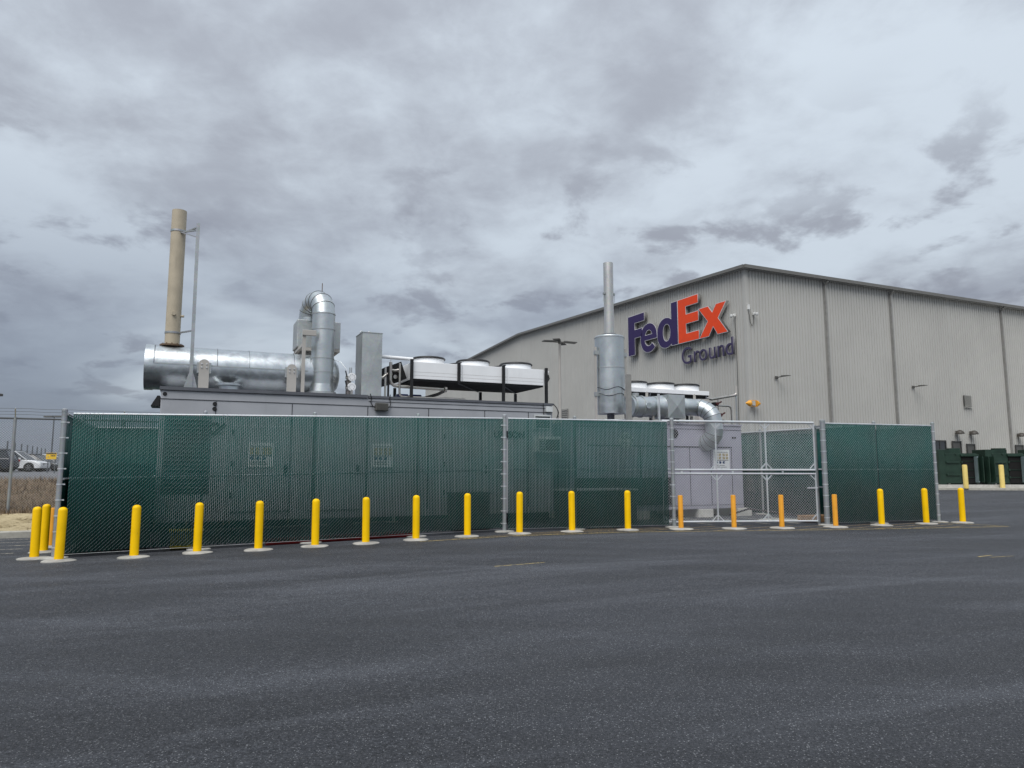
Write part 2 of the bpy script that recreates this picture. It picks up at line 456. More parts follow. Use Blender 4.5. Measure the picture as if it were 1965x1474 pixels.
def bank(u, v):
    """height of the embankment behind the kerb"""
    if v < 26.6: z = -.04 + (v-23.3) / 3.3 * .30
    elif v < 33.5:
        t = (v-26.6) / 6.9; z = .26 + (t*t*(3-2*t)) * .93
    else: z = 1.19 + .005 * (v-33.5)
    f = 1.0 if u < 4 else max(0, 1 - (u-4) / 8)
    f = f*f*(3-2*f)
    return -.30 + (z+.30) * f
def sheet(us, vs_, fn):
    m = MB()
    for v in vs_:
        for u in us:
            x, y = xy(u, v); m.v.append((x, y, fn(u, v)))
    n = len(us)
    for j in range(len(vs_)-1):
        for i in range(n-1):
            m.f.append((j*n+i, j*n+i+1, (j+1)*n+i+1, (j+1)*n+i)); m.sm.append(True)
    return m
def fr(a, b, n): return [a + (b-a)*i/n for i in range(n+1)]
us = [-400, -120, -60, -40] + fr(-30, 4, 68) + fr(4.5, 12, 10)
structure(sheet(us, fr(23.3, 26.6, 16), lambda u, v: bank(u, v) + .03*math.sin(u*2.1+v)*math.sin(v*3.3) + random.uniform(-.012, .012)).build('straw_verge', 'straw', sharp=80))
structure(sheet(us, fr(26.6, 33.5, 26), lambda u, v: bank(u, v) + (0 if v > 33.3 or v < 26.7 else .07*math.sin(u*1.3+v*.7)*math.sin(v*1.9-u*.4) + random.uniform(-.03, .03))).build('dry_hillside', 'hill', sharp=80))
structure(sheet([-900, -400, -120, -60, -30, 0, 4, 6, 8, 10, 12], [33.5, 40, 60, 100, 200, 400, 900], bank).build('upper_lot', 'oldasphalt', sharp=80))
# kerb at the foot of the straw verge, cast in lengths
k = MB(); prof = [(23.10, -.35), (23.10, -.045), (23.13, -.02), (23.30, -.02), (23.30, -.35)]
kerb = MB()
kerb_root = bpy.data.objects.new('kerb', None); scn.collection.objects.link(kerb_root); kerb_root['kind'] = 'structure'
seg = MB()
n = len(prof); L = 3.04
seg.v = [(0, a, z) for a, z in prof] + [(L, a, z) for a, z in prof]
seg.f = [tuple(range(n)), tuple(reversed(range(n, 2*n)))] + [(i, (i+1) % n, n+(i+1) % n, n+i) for i in range(n)]; seg.sm = [False]*len(seg.f)
first = None
for i in range(16):
    u = -42 + i*3.05
    if first is None: o = first = seg.build('kerb_stone', 'curb', kerb_root)
    else: o = first.copy(); scn.collection.objects.link(o)
    x, y = xy(u, 0); o.location = (x, y, 0); o.rotation_euler = (0, 0, TH)
# raised concrete apron with a kerb in front of the far compactors
ap = [(28.0, 56.6), (31.5, 55.7), (36, 54.6), (44, 52.9), (60, 50), (90, 62), (70, 84), (36, 66)]
m = MB(); n = len(ap)
m.v = [(x, y, -.3) for x, y in ap] + [(x, y, .15) for x, y in ap]
m.f = [tuple(range(n, 2*n))] + [(i, (i+1) % n, n+(i+1) % n, n+i) for i in range(n)]; m.sm = [False]*len(m.f)
structure(m.build('concrete_apron', 'curb'))

def strip(m, a, b, w, z=.004):
    a, b = Vector((*a, 0)), Vector((*b, 0)); d = (b-a).normalized(); r = Vector((-d.y, d.x, 0))*w/2
    N = max(1, int((b-a).length / 1.0))
    for i in range(N):
        p, q = a+(b-a)*i/N, a+(b-a)*(i+1)/N
        m.quad(*[(t.x, t.y, gz(t.x)+z) for t in (p-r, q-r, q+r, p+r)])
def marking(name, mat, lines):
    m = MB()
    for l in lines: strip(m, *l)
    return structure(m.build(name, mat))
front_line = [(-2.15, 16.85), (.3, 17.9), (3.05, 18.85), (8.7, 19.55), (14.2, 20.62)]
marking('yellow_edge_line', 'yline', [(front_line[i], front_line[i+1], .10, .004) for i in range(4)] + [((14.2, 20.66), (13.1, 22.15), .10, .005)])
back_line = [(-2.0, 18.3), (-.1, 19.2), (4.6, 20.5), (9.2, 21.2), (13.0, 22.2)]
def on(pl, x):
    for (a, b), (c, d) in zip(pl, pl[1:]):
        if a <= x <= c: return b + (d-b)*(x-a)/(c-a)
    return None
hl = []
for i in range(14):
    x0 = -1.6 + i*1.15; ya = on(front_line, x0)
    t = None
    for j in range(1, 60):
        x = x0 + j*.08; y = ya + j*.08*.66
        yb = on(back_line, x)
        if yb is None or y >= yb: break
        t = (x, y)
    if t and ya: hl.append(((x0, ya), t, .07, .0085))
marking('yellow_hatching', 'tline', hl)
marking('gate_bay_lines', 'wline', [((5.0+i*.9, 21.2+i*.1), (3.0+i*1.15, 24.6), .09, .006) for i in range(6)])
wl_ = []
for v in (19.0, 19.95, 20.85, 21.75, 22.6):
    wl_.append((xy(-13.5, v), xy(-3.35, v), .085, .004))
marking('white_hatching', 'wline', wl_)
marking('yellow_dash', 'yline', [((-.30, 12.35), (.58, 12.82), .045, .004)])
marking('yellow_dashes', 'yline', [((8.75, 13.62), (9.15, 13.86), .05, .004), ((8.95, 13.55), (9.5, 13.75), .05, .004), ((9.25, 13.1), (9.9, 13.25), .06, .004)])

# ------------------------------------------------------------------ slatted chain-link fences and the gate
import numpy as np
def np_mesh(name, verts, faces, mat, parent, kind='stuff'):
    me = bpy.data.meshes.new(name)
    nv, nf, k = len(verts), len(faces), faces.shape[1]
    me.vertices.add(nv); me.vertices.foreach_set('co', np.ascontiguousarray(verts, dtype=np.float32).ravel())
    me.loops.add(nf*k); me.loops.foreach_set('vertex_index', np.ascontiguousarray(faces, dtype=np.int32).ravel())
    me.polygons.add(nf); me.polygons.foreach_set('loop_start', np.arange(0, nf*k, k, dtype=np.int32))
    me.update(calc_edges=True); me.validate()
    me.materials.append(M[mat])
    o = bpy.data.objects.new(name, me); scn.collection.objects.link(o)
    o.parent = parent
    if kind: o['kind'] = kind
    return o
rng = np.random.default_rng(3)
PITCH = .040
def wav(s): return .012*math.sin(s*1.15)+.006*math.sin(s*2.9+1)      # the fabric is never quite flat
def segs_to_mesh(P, Q, r):
    P, Q = np.asarray(P), np.asarray(Q); d = Q-P; d /= np.linalg.norm(d, axis=1)[:, None]
    a = np.tile(np.array([0, 0, 1.0]), (len(P), 1)); a[np.abs(d[:, 2]) > .9] = (1, 0, 0)
    e = np.cross(d, a); e /= np.linalg.norm(e, axis=1)[:, None]; g_ = np.cross(d, e)
    V = np.empty((len(P), 6, 3))
    for k in range(3):
        c = e*math.cos(2.094*k) + g_*math.sin(2.094*k)
        V[:, k] = P + c*r; V[:, 3+k] = Q + c*r
    b = (np.arange(len(P))*6)[:, None, None]
    F = np.array([[0, 1, 4, 3], [1, 2, 5, 4], [2, 0, 3, 5]])[None]+b
    return V.reshape(-1, 3), F.reshape(-1, 4)
def chain_link(name, root, a, b, zb, zt, r=.0026, front=True, back=True, pitch=PITCH, off=.007, mat='wire'):
    """woven wire between plan points a and b; zb/zt give bottom and top height along the run (0..1)"""
    a, b = np.array(a), np.array(b); L = np.linalg.norm(b-a); d = (b-a)/L; nrm = np.array([d[1], -d[0]])
    o = root.location; n = int(L/pitch)
    P, Q = [], []
    for i in range(n):
        t = (i+.5)/n; z0, z1 = zb(t), zt(t)
        rows = int((z1-z0)/(2*pitch))
        for j in range(rows):
            z = z0 + j*2*pitch + (i % 2)*pitch
            if z+2*pitch > z1+pitch: continue
            s0, s1 = i*pitch, (i+1)*pitch
            if front:
                p = a+d*s0+nrm*(off+wav(s0)); q = a+d*s1+nrm*(off+wav(s1))
                P.append((p[0], p[1], z)); Q.append((q[0], q[1], z+pitch))
            if back:
                p = a+d*s1-nrm*(off-wav(s1)); q = a+d*s0-nrm*(off-wav(s0))
                P.append((p[0], p[1], z+pitch)); Q.append((q[0], q[1], z+2*pitch))
    P = np.array(P)-np.array(o); Q = np.array(Q)-np.array(o)
    return np_mesh(name, *segs_to_mesh(P, Q, r), mat, root)
def slats(root, a, b, zb, zt, pitch=PITCH, w=.029, th=.005):
    a, b = np.array(a), np.array(b); L = np.linalg.norm(b-a); d = (b-a)/L; nrm = np.array([d[1], -d[0]])
    n = int(L/pitch); V = np.empty((n, 8, 3)); o = np.array(root.location)
    for i in range(n):
        t = (i+.5)/n; ang = rng.normal(0, .05); ww = w*(1+rng.normal(0, .02))
        c = a+d*((i+.5)*pitch+rng.normal(0, .0006))+nrm*wav((i+.5)*pitch); e = d*math.cos(ang)+nrm*math.sin(ang); f = np.array([e[1], -e[0]])
        z0, z1 = zb(t)+rng.uniform(-.012, .012), zt(t)-.02+rng.uniform(-.006, .006)
        cs = [c-e*ww/2+f*th/2, c+e*ww/2+f*th/2, c+e*ww/2-f*th/2, c-e*ww/2-f*th/2]
        for k in range(4):
            V[i, k] = (cs[k][0], cs[k][1], z0); V[i, 4+k] = (cs[k][0], cs[k][1], z1)
    F = np.array([[0, 1, 5, 4], [1, 2, 6, 5], [2, 3, 7, 6], [3, 0, 4, 7], [4, 5, 6, 7], [3, 2, 1, 0]])[None]+(np.arange(n)*8)[:, None, None]
    V = V.reshape(-1, 3)-o
    return np_mesh('privacy_slats', V, F.reshape(-1, 4), 'slat', root)
def post(root, p, r=.05, h=3.08, bands=8, name='post', side=None, footing=True, dome=True):
    x, y = p; z = gz(x)
    m = MB(); prof = [(-.05, r), (h-.06, r), (h-.06, r+.006), (h-.01, r+.006), (h+.012, r*.6), (h+.018, .004)] if dome else [(-.05, r), (h, r)]
    m.lathe((x, y, z), prof, 18)
    po = m.build(name, 'post', root)
    if bands:
        dx, dy = side if side else (1, 0)
        b0 = None
        for i in range(bands):
            zz = z + .22 + i*(h-.5)/(bands-1)
            if b0 is None:
                m = MB(); m.lathe((x, y, zz), [(-.013, r+.007), (.013, r+.007)], 14)
                m.beam((x+dx*(r), y+dy*(r), zz), (x+dx*(r+.05), y+dy*(r+.05), zz), .012, .026)
                b0 = m.build('tension_band', 'rail', po); zb0 = zz
            else:
                c = b0.copy(); scn.collection.objects.link(c); c.parent = po; c.location = (0, 0, zz-zb0)
    if footing:
        m = MB(); m.lathe((x, y, z), [(-.03, .26), (.022, .255), (.030, .2), (.034, r)], 22, caps=False); m.build('footing', 'pad', root)
    return po
def rail(root, a, b, za, zb_, r, name='top_rail', mat='rail', n=10):
    return MB().cyl((*a, za), (*b, zb_), r, n=n).build(name, mat, root)
A, B_, C_, D_, E_, F_ = (-9.41, 14.91), (-.20, 19.01), (4.58, 20.38), (9.23, 21.12), (11.12, 21.71), (13.22, 22.34)
MESH_T = 2.985
def lerp(a, b, t): return tuple(a[i]+(b[i]-a[i])*t for i in range(2))
def fence_run(label, a, b, posts, wires=True, ends=(True, True), group=None, bott=.05, back=True, midrail=True):
    root = thing('slatted_fence', label, 'fence', (a[0], a[1], gz(a[0])), 0, group)
    d = Vector((b[0]-a[0], b[1]-a[1])).normalized(); nb = Vector((-d.y, d.x))     # nb points to the back
    zb = lambda t: gz(a[0]+(b[0]-a[0])*t)+bott+.02*math.sin(t*9)
    zt = lambda t: gz(a[0]+(b[0]-a[0])*t)+MESH_T
    slats(root, a, b, zb, zt, w=.0322 if wires else .0385)
    if wires: chain_link('chain_link_wire', root, a, b, zb, zt, .0022, True, back)
    for p, r, bands, sd_ in posts:
        post(root, p, r, 3.08, bands, 'terminal_post' if bands else 'line_post', sd_)
    o1 = (nb.x*.035, nb.y*.035)
    ra, rb = (a[0]+o1[0], a[1]+o1[1]), (b[0]+o1[0], b[1]+o1[1])
    rail(root, ra, rb, gz(a[0])+MESH_T+.0, gz(b[0])+MESH_T+.0, .024)
    if midrail: rail(root, ra, rb, gz(a[0])+1.62, gz(b[0])+1.62, .021, 'middle_rail')
    if wires: rail(root, (a[0]-nb.x*.012, a[1]-nb.y*.012), (b[0]-nb.x*.012, b[1]-nb.y*.012), gz(a[0])+.07, gz(b[0])+.07, .003, 'bottom_wire', 'post', n=5)
    return root
dAB = Vector((B_[0]-A[0], B_[1]-A[1])).normalized(); nAB = Vector((-dAB.y, dAB.x))*.09
A2 = (A[0]+dAB.x*.16, A[1]+dAB.y*.16)
fence_run('long green slatted chain-link fence in front of the grey generator container', A2, lerp(A, B_, .997),
          [(A, .052, 9, (dAB.x, dAB.y)), (B_, .052, 9, (-dAB.x, -dAB.y))] + [((lerp(A, B_, t)[0]+nAB.x, lerp(A, B_, t)[1]+nAB.y), .035, 0, None) for t in (.27, .51, .765)], bott=.095)
dBC = Vector((C_[0]-B_[0], C_[1]-B_[1])).normalized(); nBC = Vector((-dBC.y, dBC.x))*.09
p1 = lerp(B_, C_, .41)
fence_run('green slatted fence panel between the tall thin post and the sliding gate', lerp(B_, C_, .02), lerp(B_, C_, .975),
          [(C_, .055, 9, (-dBC.x, -dBC.y)), ((p1[0]+nBC.x, p1[1]+nBC.y), .042, 0, None)])
dDE = Vector((E_[0]-D_[0], E_[1]-D_[1])).normalized()
fence_run('green slatted fence panel immediately right of the sliding gate', lerp(D_, E_, .05), lerp(D_, E_, .998),
          [(D_, .075, 9, (dDE.x, dDE.y)), ((E_[0]-dDE.y*.08, E_[1]+dDE.x*.08), .045, 0, None)])
dEF = Vector((F_[0]-E_[0], F_[1]-E_[1])).normalized()
fence_run('rightmost green slatted fence panel ending in a bare round post', E_, lerp(E_, F_, .97), [(F_, .05, 9, (-dEF.x, -dEF.y))], bott=.075)
# returns and the back run, seen through the gate and the gaps
G_ = xy(19.12, 22.95); H_ = xy(-2.38, 22.95); I_ = xy(21.29, 21.5)
fence_run('green slatted return fence seen inside the yard through the gate', (E_[0]-.05, E_[1]+.15), G_, [(lerp(E_, G_, t), .04, 0, None) for t in (.3, .62, .99)], back=False)
fence_run('green slatted back fence behind both generator containers', G_, H_, [(lerp(G_, H_, t), .04, 0, None) for t in (.03, .3, .6, .9)], wires=False)
fence_run('green slatted side fence running back beside the leftmost bollards', H_, (A[0]-.03, A[1]+.1), [(lerp(H_, A, t), .04, 0, None) for t in (.02, .5)], wires=False)
fence_run('green slatted side fence behind the rightmost fence panel', F_, I_, [(I_, .04, 0, None)], wires=False)

# sliding gate: bare wire in a pipe frame
gd = Vector((D_[0]-C_[0], D_[1]-C_[1])).normalized(); gn = Vector((-gd.y, gd.x))
ga = (C_[0]-gd.x*.25+gn.x*.13, C_[1]-gd.y*.25+gn.y*.13); gb = (D_[0]-gd.x*.22+gn.x*.13, D_[1]-gd.y*.22+gn.y*.13)
gate = thing('sliding_gate', 'bare chain-link sliding gate in a pale pipe frame', 'gate', (ga[0], ga[1], 0))
rail(gate, ga, gb, 3.01, 3.0, .038, 'top_rail', n=14)
rail(gate, ga, gb, .14, .115, .031, 'bottom_rail', n=14)
rail(gate, ga, gb, 1.615, 1.60, .028, 'middle_rail', n=14)
rail(gate, ga, gb, 1.505, 1.49, .028, 'middle_rail', n=14)
gt = [0, .345, .672, 1.0]
for t in gt:
    p = lerp(ga, gb, t)
    for z0, z1 in ((.14, 1.49), (1.62, 3.0)):
        MB().cyl((*p, z0), (*p, z1), .024, n=12).build('upright', 'rail', gate)
    for z, s in ((1.62, 1), (1.49, -1), (.14, 1), (3.0, -1)):
        for q in (-1, 1):
            if (t == 0 and q < 0) or (t == 1 and q > 0): continue
            e = (p[0]+gd.x*.17*q, p[1]+gd.y*.17*q)
            MB().beam((*p, z+s*.19), (*e, z+s*.02), .018, .03).build('corner_brace', 'rail', gate)
for (z0, z1) in ((1.62, 3.0), (.13, 1.50)):
    chain_link('chain_link_wire', gate, ga, gb, lambda t: z0, lambda t: z1, .0029, off=.004, mat='rail')
for t in (.12, .45, .78):
    p = lerp(ga, gb, t); MB().beam((*p, 1.53), (*p, 1.585), .05, .02).build('rail_clamp', 'rail', gate)
m = MB(); p = lerp(ga, gb, .985); m.beam((p[0]-.2, p[1]-.03, 1.08), (p[0]+.12, p[1]+.02, 1.08), .05, .04); m.build('latch', 'rail', gate)
gp = thing('gate_guide_post', 'thin round guide post just behind the thick gate post', 'post', (D_[0]-.02, D_[1]+.5, 0))
m = MB(); m.cyl((D_[0]-.02, D_[1]+.5, -.05), (D_[0]-.02, D_[1]+.5, 2.95), .045, n=14); m.build('tube', 'post', gp)
m = MB(); m.beam((D_[0]-.02, D_[1]+.06, 1.1), (D_[0]-.02, D_[1]+.46, 1.1), .04); m.beam((D_[0]-.02, D_[1]+.06, 2.9), (D_[0]-.02, D_[1]+.46, 2.9), .05); m.build('guide_arm', 'post', gp)

# ------------------------------------------------------------------ bollards
def bollard_proto(kind):
    root = thing('bollard', 'x', 'bollard', (0, 0, 0), local=True)
    if kind == 'yellow': prof, mat, fr_ = [(-.02, .084), (.985, .084), (1.01, .081), (1.033, .070), (1.05, .050), (1.058, .026), (1.061, .003)], 'yellow', .30
    elif kind == 'orange': prof, mat, fr_ = [(-.02, .068), (.895, .068), (.914, .062), (.921, .045), (.923, .003)], 'orange', .33
    else: prof, mat, fr_ = [(-.02, .175), (1.70, .175), (1.755, .165), (1.78, .12), (1.785, .01)], 'pale', 0
    MB().lathe((0, 0, 0), prof, 26).build('sleeve', mat, root, sharp=50)
    if fr_:
        m = MB(); n = 30; v = []
        for k in range(n):
            a = 2*math.pi*k/n; q = fr_*(1+.04*math.sin(3*a+1)+.025*math.sin(5*a))
            v.append((q*math.cos(a), q*math.sin(a)))
        o = 0
        m.v = [(x, y, -.04) for x, y in v] + [(x, y, .014) for x, y in v] + [(x*.9, y*.9, .026) for x, y in v] + [(x*.25, y*.25, .045) for x, y in v]
        for i in range(3):
            for k in range(n): m.f.append((i*n+k, i*n+(k+1) % n, (i+1)*n+(k+1) % n, (i+1)*n+k)); m.sm.append(True)
        m.build('footing', 'pad', root)
    return root
ORD = ['first', 'second', 'third', 'fourth', 'fifth', 'sixth', 'seventh', 'eighth', 'ninth', 'tenth', 'eleventh']
yel = [(-9.01, 14.43), (-7.71, 14.80), (-6.68, 15.38), (-5.50, 15.71), (-4.41, 16.22), (-3.36, 16.63), (-2.29, 17.25), (-1.10, 17.84), (.19, 18.37), (1.58, 18.97), (3.12, 19.44)]
ypro, opro, ppro = None, None, None
def place(proto, first, x, y, z, rz, label, group, tilt=(0, 0)):
    o = proto if first else copy_tree(proto)
    o.location = (x, y, z); o.rotation_euler = (tilt[0], tilt[1], rz); o['label'] = label; o['group'] = group
ypro = bollard_proto('yellow'); opro = bollard_proto('orange'); ppro = bollard_proto('pale')
for i, (x, y) in enumerate(yel):
    place(ypro, i == 0, x, y, gz(x), i*1.3, f'yellow domed bollard, {ORD[i]} from the left in the row before the fence', 'bollards guarding the yard', (random.uniform(-.012, .012), random.uniform(-.012, .012)))
for (x, y), lb in (((10.77, 21.02), 'yellow domed bollard before the fence panel right of the gate'), ((12.41, 21.61), 'yellow domed bollard before the rightmost fence panel'), ((13.76, 22.02), 'yellow domed bollard standing clear beyond the right end of the fence'),
                   ((-9.83, 14.93), 'yellow domed bollard, nearest of those beside the left fence corner'), ((-10.40, 16.10), 'yellow domed bollard behind the leftmost one at the fence corner')):
    place(ypro, False, x, y, gz(x), x*2, lb, 'bollards guarding the yard', (random.uniform(-.008, .008), random.uniform(-.008, .008)))
for i, ((x, y), lb) in enumerate((((4.61, 19.69), 'short orange bollard at the left end of the gate'), ((6.11, 19.86), 'short orange bollard, second from the left before the gate'), ((7.49, 20.03), 'short orange bollard, third from the left before the gate'),
                                  ((9.14, 20.38), 'short orange bollard beside the thick post right of the gate'), ((-10.91, 17.15), 'short orange bollard half hidden behind the left corner fence post'))):
    place(opro, i == 0, x, y, gz(x), i*2.1, lb, 'orange bollards', (0, 0))
for i, ((x, y), lb) in enumerate((((34.75, 54.9), 'tall pale yellow bollard before the nearer dark green compactor'), ((38.3, 56.0), 'tall pale yellow bollard before the compactor at the picture edge'))):
    place(ppro, i == 0, x, y, .15, 0, lb, 'pale bollards on the far apron')

# ------------------------------------------------------------------ grey generator container (yard grid u, v, z)
CF = 19.64            # plane of the container fronts
def text_mesh(s, size, ext, name, mat, parent, place_m, align='CENTER', bold=0.0):
    cu = bpy.data.curves.new(name, 'FONT'); cu.body = s; cu.size = size; cu.extrude = ext; cu.align_x = align; cu.offset = bold
    tmp = bpy.data.objects.new(name + '_t', cu); scn.collection.objects.link(tmp)
    dg = bpy.context.evaluated_depsgraph_get(); me = bpy.data.meshes.new_from_object(tmp.evaluated_get(dg))
    bpy.data.objects.remove(tmp); bpy.data.curves.remove(cu)
    me.transform(place_m); me.materials.clear(); me.materials.append(M[mat]); me.name = name
    o = bpy.data.objects.new(name, me); scn.collection.objects.link(o); o.parent = parent; ORG[o.name] = ORG[parent.name]
    return o
def front_m(u, v, z, parent):
    """text lying in the x-z plane, facing -v, at grid position"""
    o = ORG[parent.name]
    return Matrix.Translation((u-o[0], v-o[1], z-o[2])) @ Matrix.Rotation(R(90), 4, 'X')
def placard(parent, u0, u1, z0, z1, v):
    p = MB().box(u0, u1, v-.008, v+.004, z0, z1).build('placard', 'placard', parent)
    w, h = u1-u0, z1-z0; f = v-.011
    def patch(a, b, c, d, mat, nm='printed_patch'): MB().box(u0+a*w, u0+b*w, f, v-.0085, z0+c*h, z0+d*h).build(nm, mat, p)
    patch(.08, .9, .85, .88, 'printgrey', 'printed_bar'); patch(.1, .92, .46, .49, 'ink', 'printed_bar')
    for a in (.1, .32, .56, .76):
        patch(a, a+.15, .68, .81, 'printtan'); patch(a, a+.15, .52, .65, 'printtan')
    for a in (.12, .34, .56):
        m = MB(); m.lathe((u0+(a+.07)*w, v-.011, z0+.37*h), [(0, .075*w), (.0025, .075*w)], 14, 'y'); m.build('printed_disc', 'printblue', p)
    patch(.12, .8, .12, .15, 'printgrey', 'printed_bar'); patch(.12, .7, .2, .23, 'printgrey', 'printed_bar')
    return p
U0, U1, V1, ZT = -.66, 10.34, 22.34, 3.60
gc = site('generator_container', 'long grey generator container behind the green slatted fence', 'container', U0, CF, -.15)
MB().bbox(U0, U1, CF, V1, .32, ZT, .03).build('body', 'cont', gc)
m = MB(); m.box(U0-.03, 4.52, CF-.05, CF+.06, ZT+.003, ZT+.085); m.build('roof_rim', 'rim', gc)
m = MB(); m.box(4.54, U1+.03, CF-.03, CF+.06, ZT+.003, ZT+.07); m.build('roof_rim', 'rim', gc)
m = MB(); m.box(U0-.03, U0+.05, CF+.062, V1+.03, ZT+.003, ZT+.08); m.build('roof_rim', 'rim', gc)
m = MB(); m.box(U0, U1, CF-.012, CF-.002, 3.37, 3.385); m.build('panel_joint', 'seam', gc)
m = MB(); m.box(4.55, U1, CF-.012, CF-.002, 3.505, 3.515); m.build('panel_joint', 'seam', gc)
for u in (.62, 2.5, 4.53, 6.3, 8.05, 9.5):
    MB().box(u-.008, u+.008, CF-.012, CF-.002, .5, 3.36).build('panel_joint', 'seam', gc)
for u in (1.05, 2.95, 6.75):
    d = MB().bbox(u, u+1.45, CF-.03, CF-.001, .55, 2.75, .012).build('access_door', 'cont', gc)
    MB().box(u+1.3, u+1.36, CF-.07, CF-.031, 1.5, 1.75).build('handle', 'black', d)
    for zz in (.9, 1.7, 2.5): MB().cyl((u+.02, CF-.04, zz), (u+.02, CF-.04, zz+.14), .018, n=8).build('hinge', 'seam', d)
# dark louvred inlet at the left end
d = MB().box(-.55, .52, CF-.035, CF-.001, 1.05, 2.95).build('louvre_panel', 'rim', gc)
for i in range(16):
    z = 1.12+i*.113; MB().beam((-.5, CF-.055, z+.03), (.47, CF-.055, z+.03), .07, .012, (0, .6, .8)).build('slat', 'rim', d)
for z in (3.29, 3.165):
    m = MB(); m.lathe((.59, CF-.035, z), [(0, .045), (.034, .055)], 16, 'y'); m.build('port', 'black', gc)
m = MB(); m.lathe((-.57, CF-.02, 3.5), [(0, .045), (.02, .05)], 14, 'y'); m.build('lifting_hole', 'black', gc)
m = MB(); m.prism([(U0-.02, 3.20), (U0-.22, 3.20), (U0-.08, 3.46), (U0-.02, 3.46)], CF+.1, CF+.9); m.build('end_hood', 'black', gc)
# floodlight with its leads
fl = MB().bbox(4.72, 5.08, CF-.16, CF-.02, 3.25, 3.47, .02).build('floodlight', 'lamp', gc)
for i in range(9): MB().box(4.745+i*.036, 4.757+i*.036, CF-.175, CF-.158, 3.27, 3.45).build('fin', 'lamp', fl)
MB().tube([(4.73, CF-.08, 3.33), (4.66, CF-.06, 3.37), (4.60, CF-.05, 3.48), (4.62, CF-.05, 3.6), (4.58, CF-.05, 3.72)], .013, 7).build('lead', 'darkcable', fl)
MB().tube([(5.07, CF-.08, 3.33), (5.14, CF-.06, 3.38), (5.17, CF-.05, 3.48), (5.13, CF-.05, 3.6), (5.15, CF-.05, 3.72)], .013, 7).build('lead', 'darkcable', fl)
# right-hand end: junction box, vent, window air conditioner, conduits
MB().bbox(10.08, 10.30, CF-.11, CF-.01, 3.39, 3.56, .012).build('junction_box', 'acwhite', gc)
MB().tube([(10.0, CF-.03, 3.66), (10.02, CF-.03, 3.4), (10.03, CF-.03, 3.2)], .012, 7).build('conduit', 'darkcable', gc)
MB().tube([(10.36, CF-.05, 3.64), (10.47, CF-.05, 3.52), (10.53, CF-.06, 3.38), (10.46, CF-.05, 3.2)], .014, 7).build('conduit', 'darkcable', gc)
vn = MB().box(9.68, 10.26, CF-.05, CF-.012, 2.86, 3.30).build('vent_frame', 'acwhite', gc)
for i in range(6): MB().beam((9.72, CF-.06, 2.92+i*.062), (10.22, CF-.06, 2.92+i*.062), .05, .012, (0, .6, .8)).build('slat', 'hatblack', vn)
ac = MB().bbox(9.66, 10.46, CF-.34, CF-.005, 2.14, 2.62, .02).build('air_conditioner', 'acwhite', gc)
MB().box(9.94, 10.42, CF-.352, CF-.341, 2.19, 2.53).build('grille', 'hatblack', ac)
for i in range(7): MB().box(9.70, 9.90, CF-.35, CF-.341, 2.2+i*.05, 2.225+i*.05).build('slit', 'hatblack', ac)
placard(gc, 1.42, 2.06, 1.68, 2.31, CF-.035); placard(gc, 4.67, 5.28, 1.68, 2.34, CF-.02)
text_mesh('UNISON', .27, .004, 'lettering', 'logo', gc, front_m(8.86, CF-.018, 2.58, gc), bold=.012)
m = MB(); m.tube(arc((.62, CF-.03, 2.68), .12, 30, 330, 22, (1, 0, 0), (0, 0, 1)), .022, 6); m.beam((.56, CF-.03, 2.52), (.86, CF-.03, 2.80), .03, .045); m.build('round_emblem', 'logo', gc)
for u in (-.5, 1.7, 4.0, 6.2, 8.4, 10.0):
    MB().box(u, u+.22, CF+.05, V1-.05, -.25, .318).build('skid_beam', 'seam', gc)

# exhaust silencer on its roof
si = site('exhaust_silencer', 'large horizontal galvanised silencer drum on the grey container roof', 'silencer', 1.4, 20.7, 3.61)
AX = (20.7, 4.285)
m = MB(); prof = [(-1.08, .585), (3.45, .585), (3.60, .565), (3.74, .50), (3.84, .36), (3.89, .18), (3.90, .02)]
m.lathe((0, *AX), prof, 48, 'x'); m.build('shell', 'galv', si)
for u, w in ((-1.10, .20), (-.17, .05), (1.40, .03), (2.6, .03), (3.38, .04)):
    m = MB(); m.lathe((u, *AX), [(0, .586), (0, .600 if w > .1 else .594), (w, .600 if w > .1 else .594), (w, .586)], 48, 'x', caps=False); m.build('band', 'galv', si)
MB().beam((-.88, 20.112, 4.33), (2.95, 20.112, 4.33), .012, .03).build('shell_lip', 'galvdull', si)
for u in (-.88, .62, 1.42, 2.6): MB().tube([(u, 20.7-.592*math.cos(R(a)), 4.285+.592*math.sin(R(a))) for a in range(4, 100, 8)], .008, 5).build('sheet_seam', 'rim', si)
MB().lathe((-1.104, *AX), [(0, .58), (.003, .58)], 48, 'x').build('end_plate', 'galvdull', si)
for uc in (.30, 2.505):
    poly = [(uc-.125, 3.69), (uc+.125, 3.69), (uc+.125, 4.36)] + [(uc+.125*math.cos(R(a)), 4.36+.125*math.sin(R(a))) for a in range(15, 180, 15)] + [(uc-.125, 4.36)]
    b = MB().prism(poly, 20.03, 20.055).build('saddle_bracket', 'bracket', si)
    for du in (-.06, .06):
        for dz in (4.27, 4.36): MB().cyl((uc+du, 20.0, dz), (uc+du, 20.03, dz), .018, n=8).build('bolt', 'rail', b)
    MB().box(uc-.17, uc+.17, 20.056, 20.13, 4.12, 4.40).build('saddle_pad', 'galvdull', si)
dr = site('roof_vent_drum', 'low round galvanised vent collar in front of the silencer drum', 'vent', .92, 19.97, 3.61)
MB().lathe((.92, 19.97, 3.61), [(0, .26), (.18, .26), (.19, .345), (.24, .345), (.25, .30), (.20, .27)], 32).build('collar', 'galv', dr)
MB().lathe((.92, 19.97, 3.61), [(.195, .268), (.2, .25)], 32).build('screen', 'rim', dr)

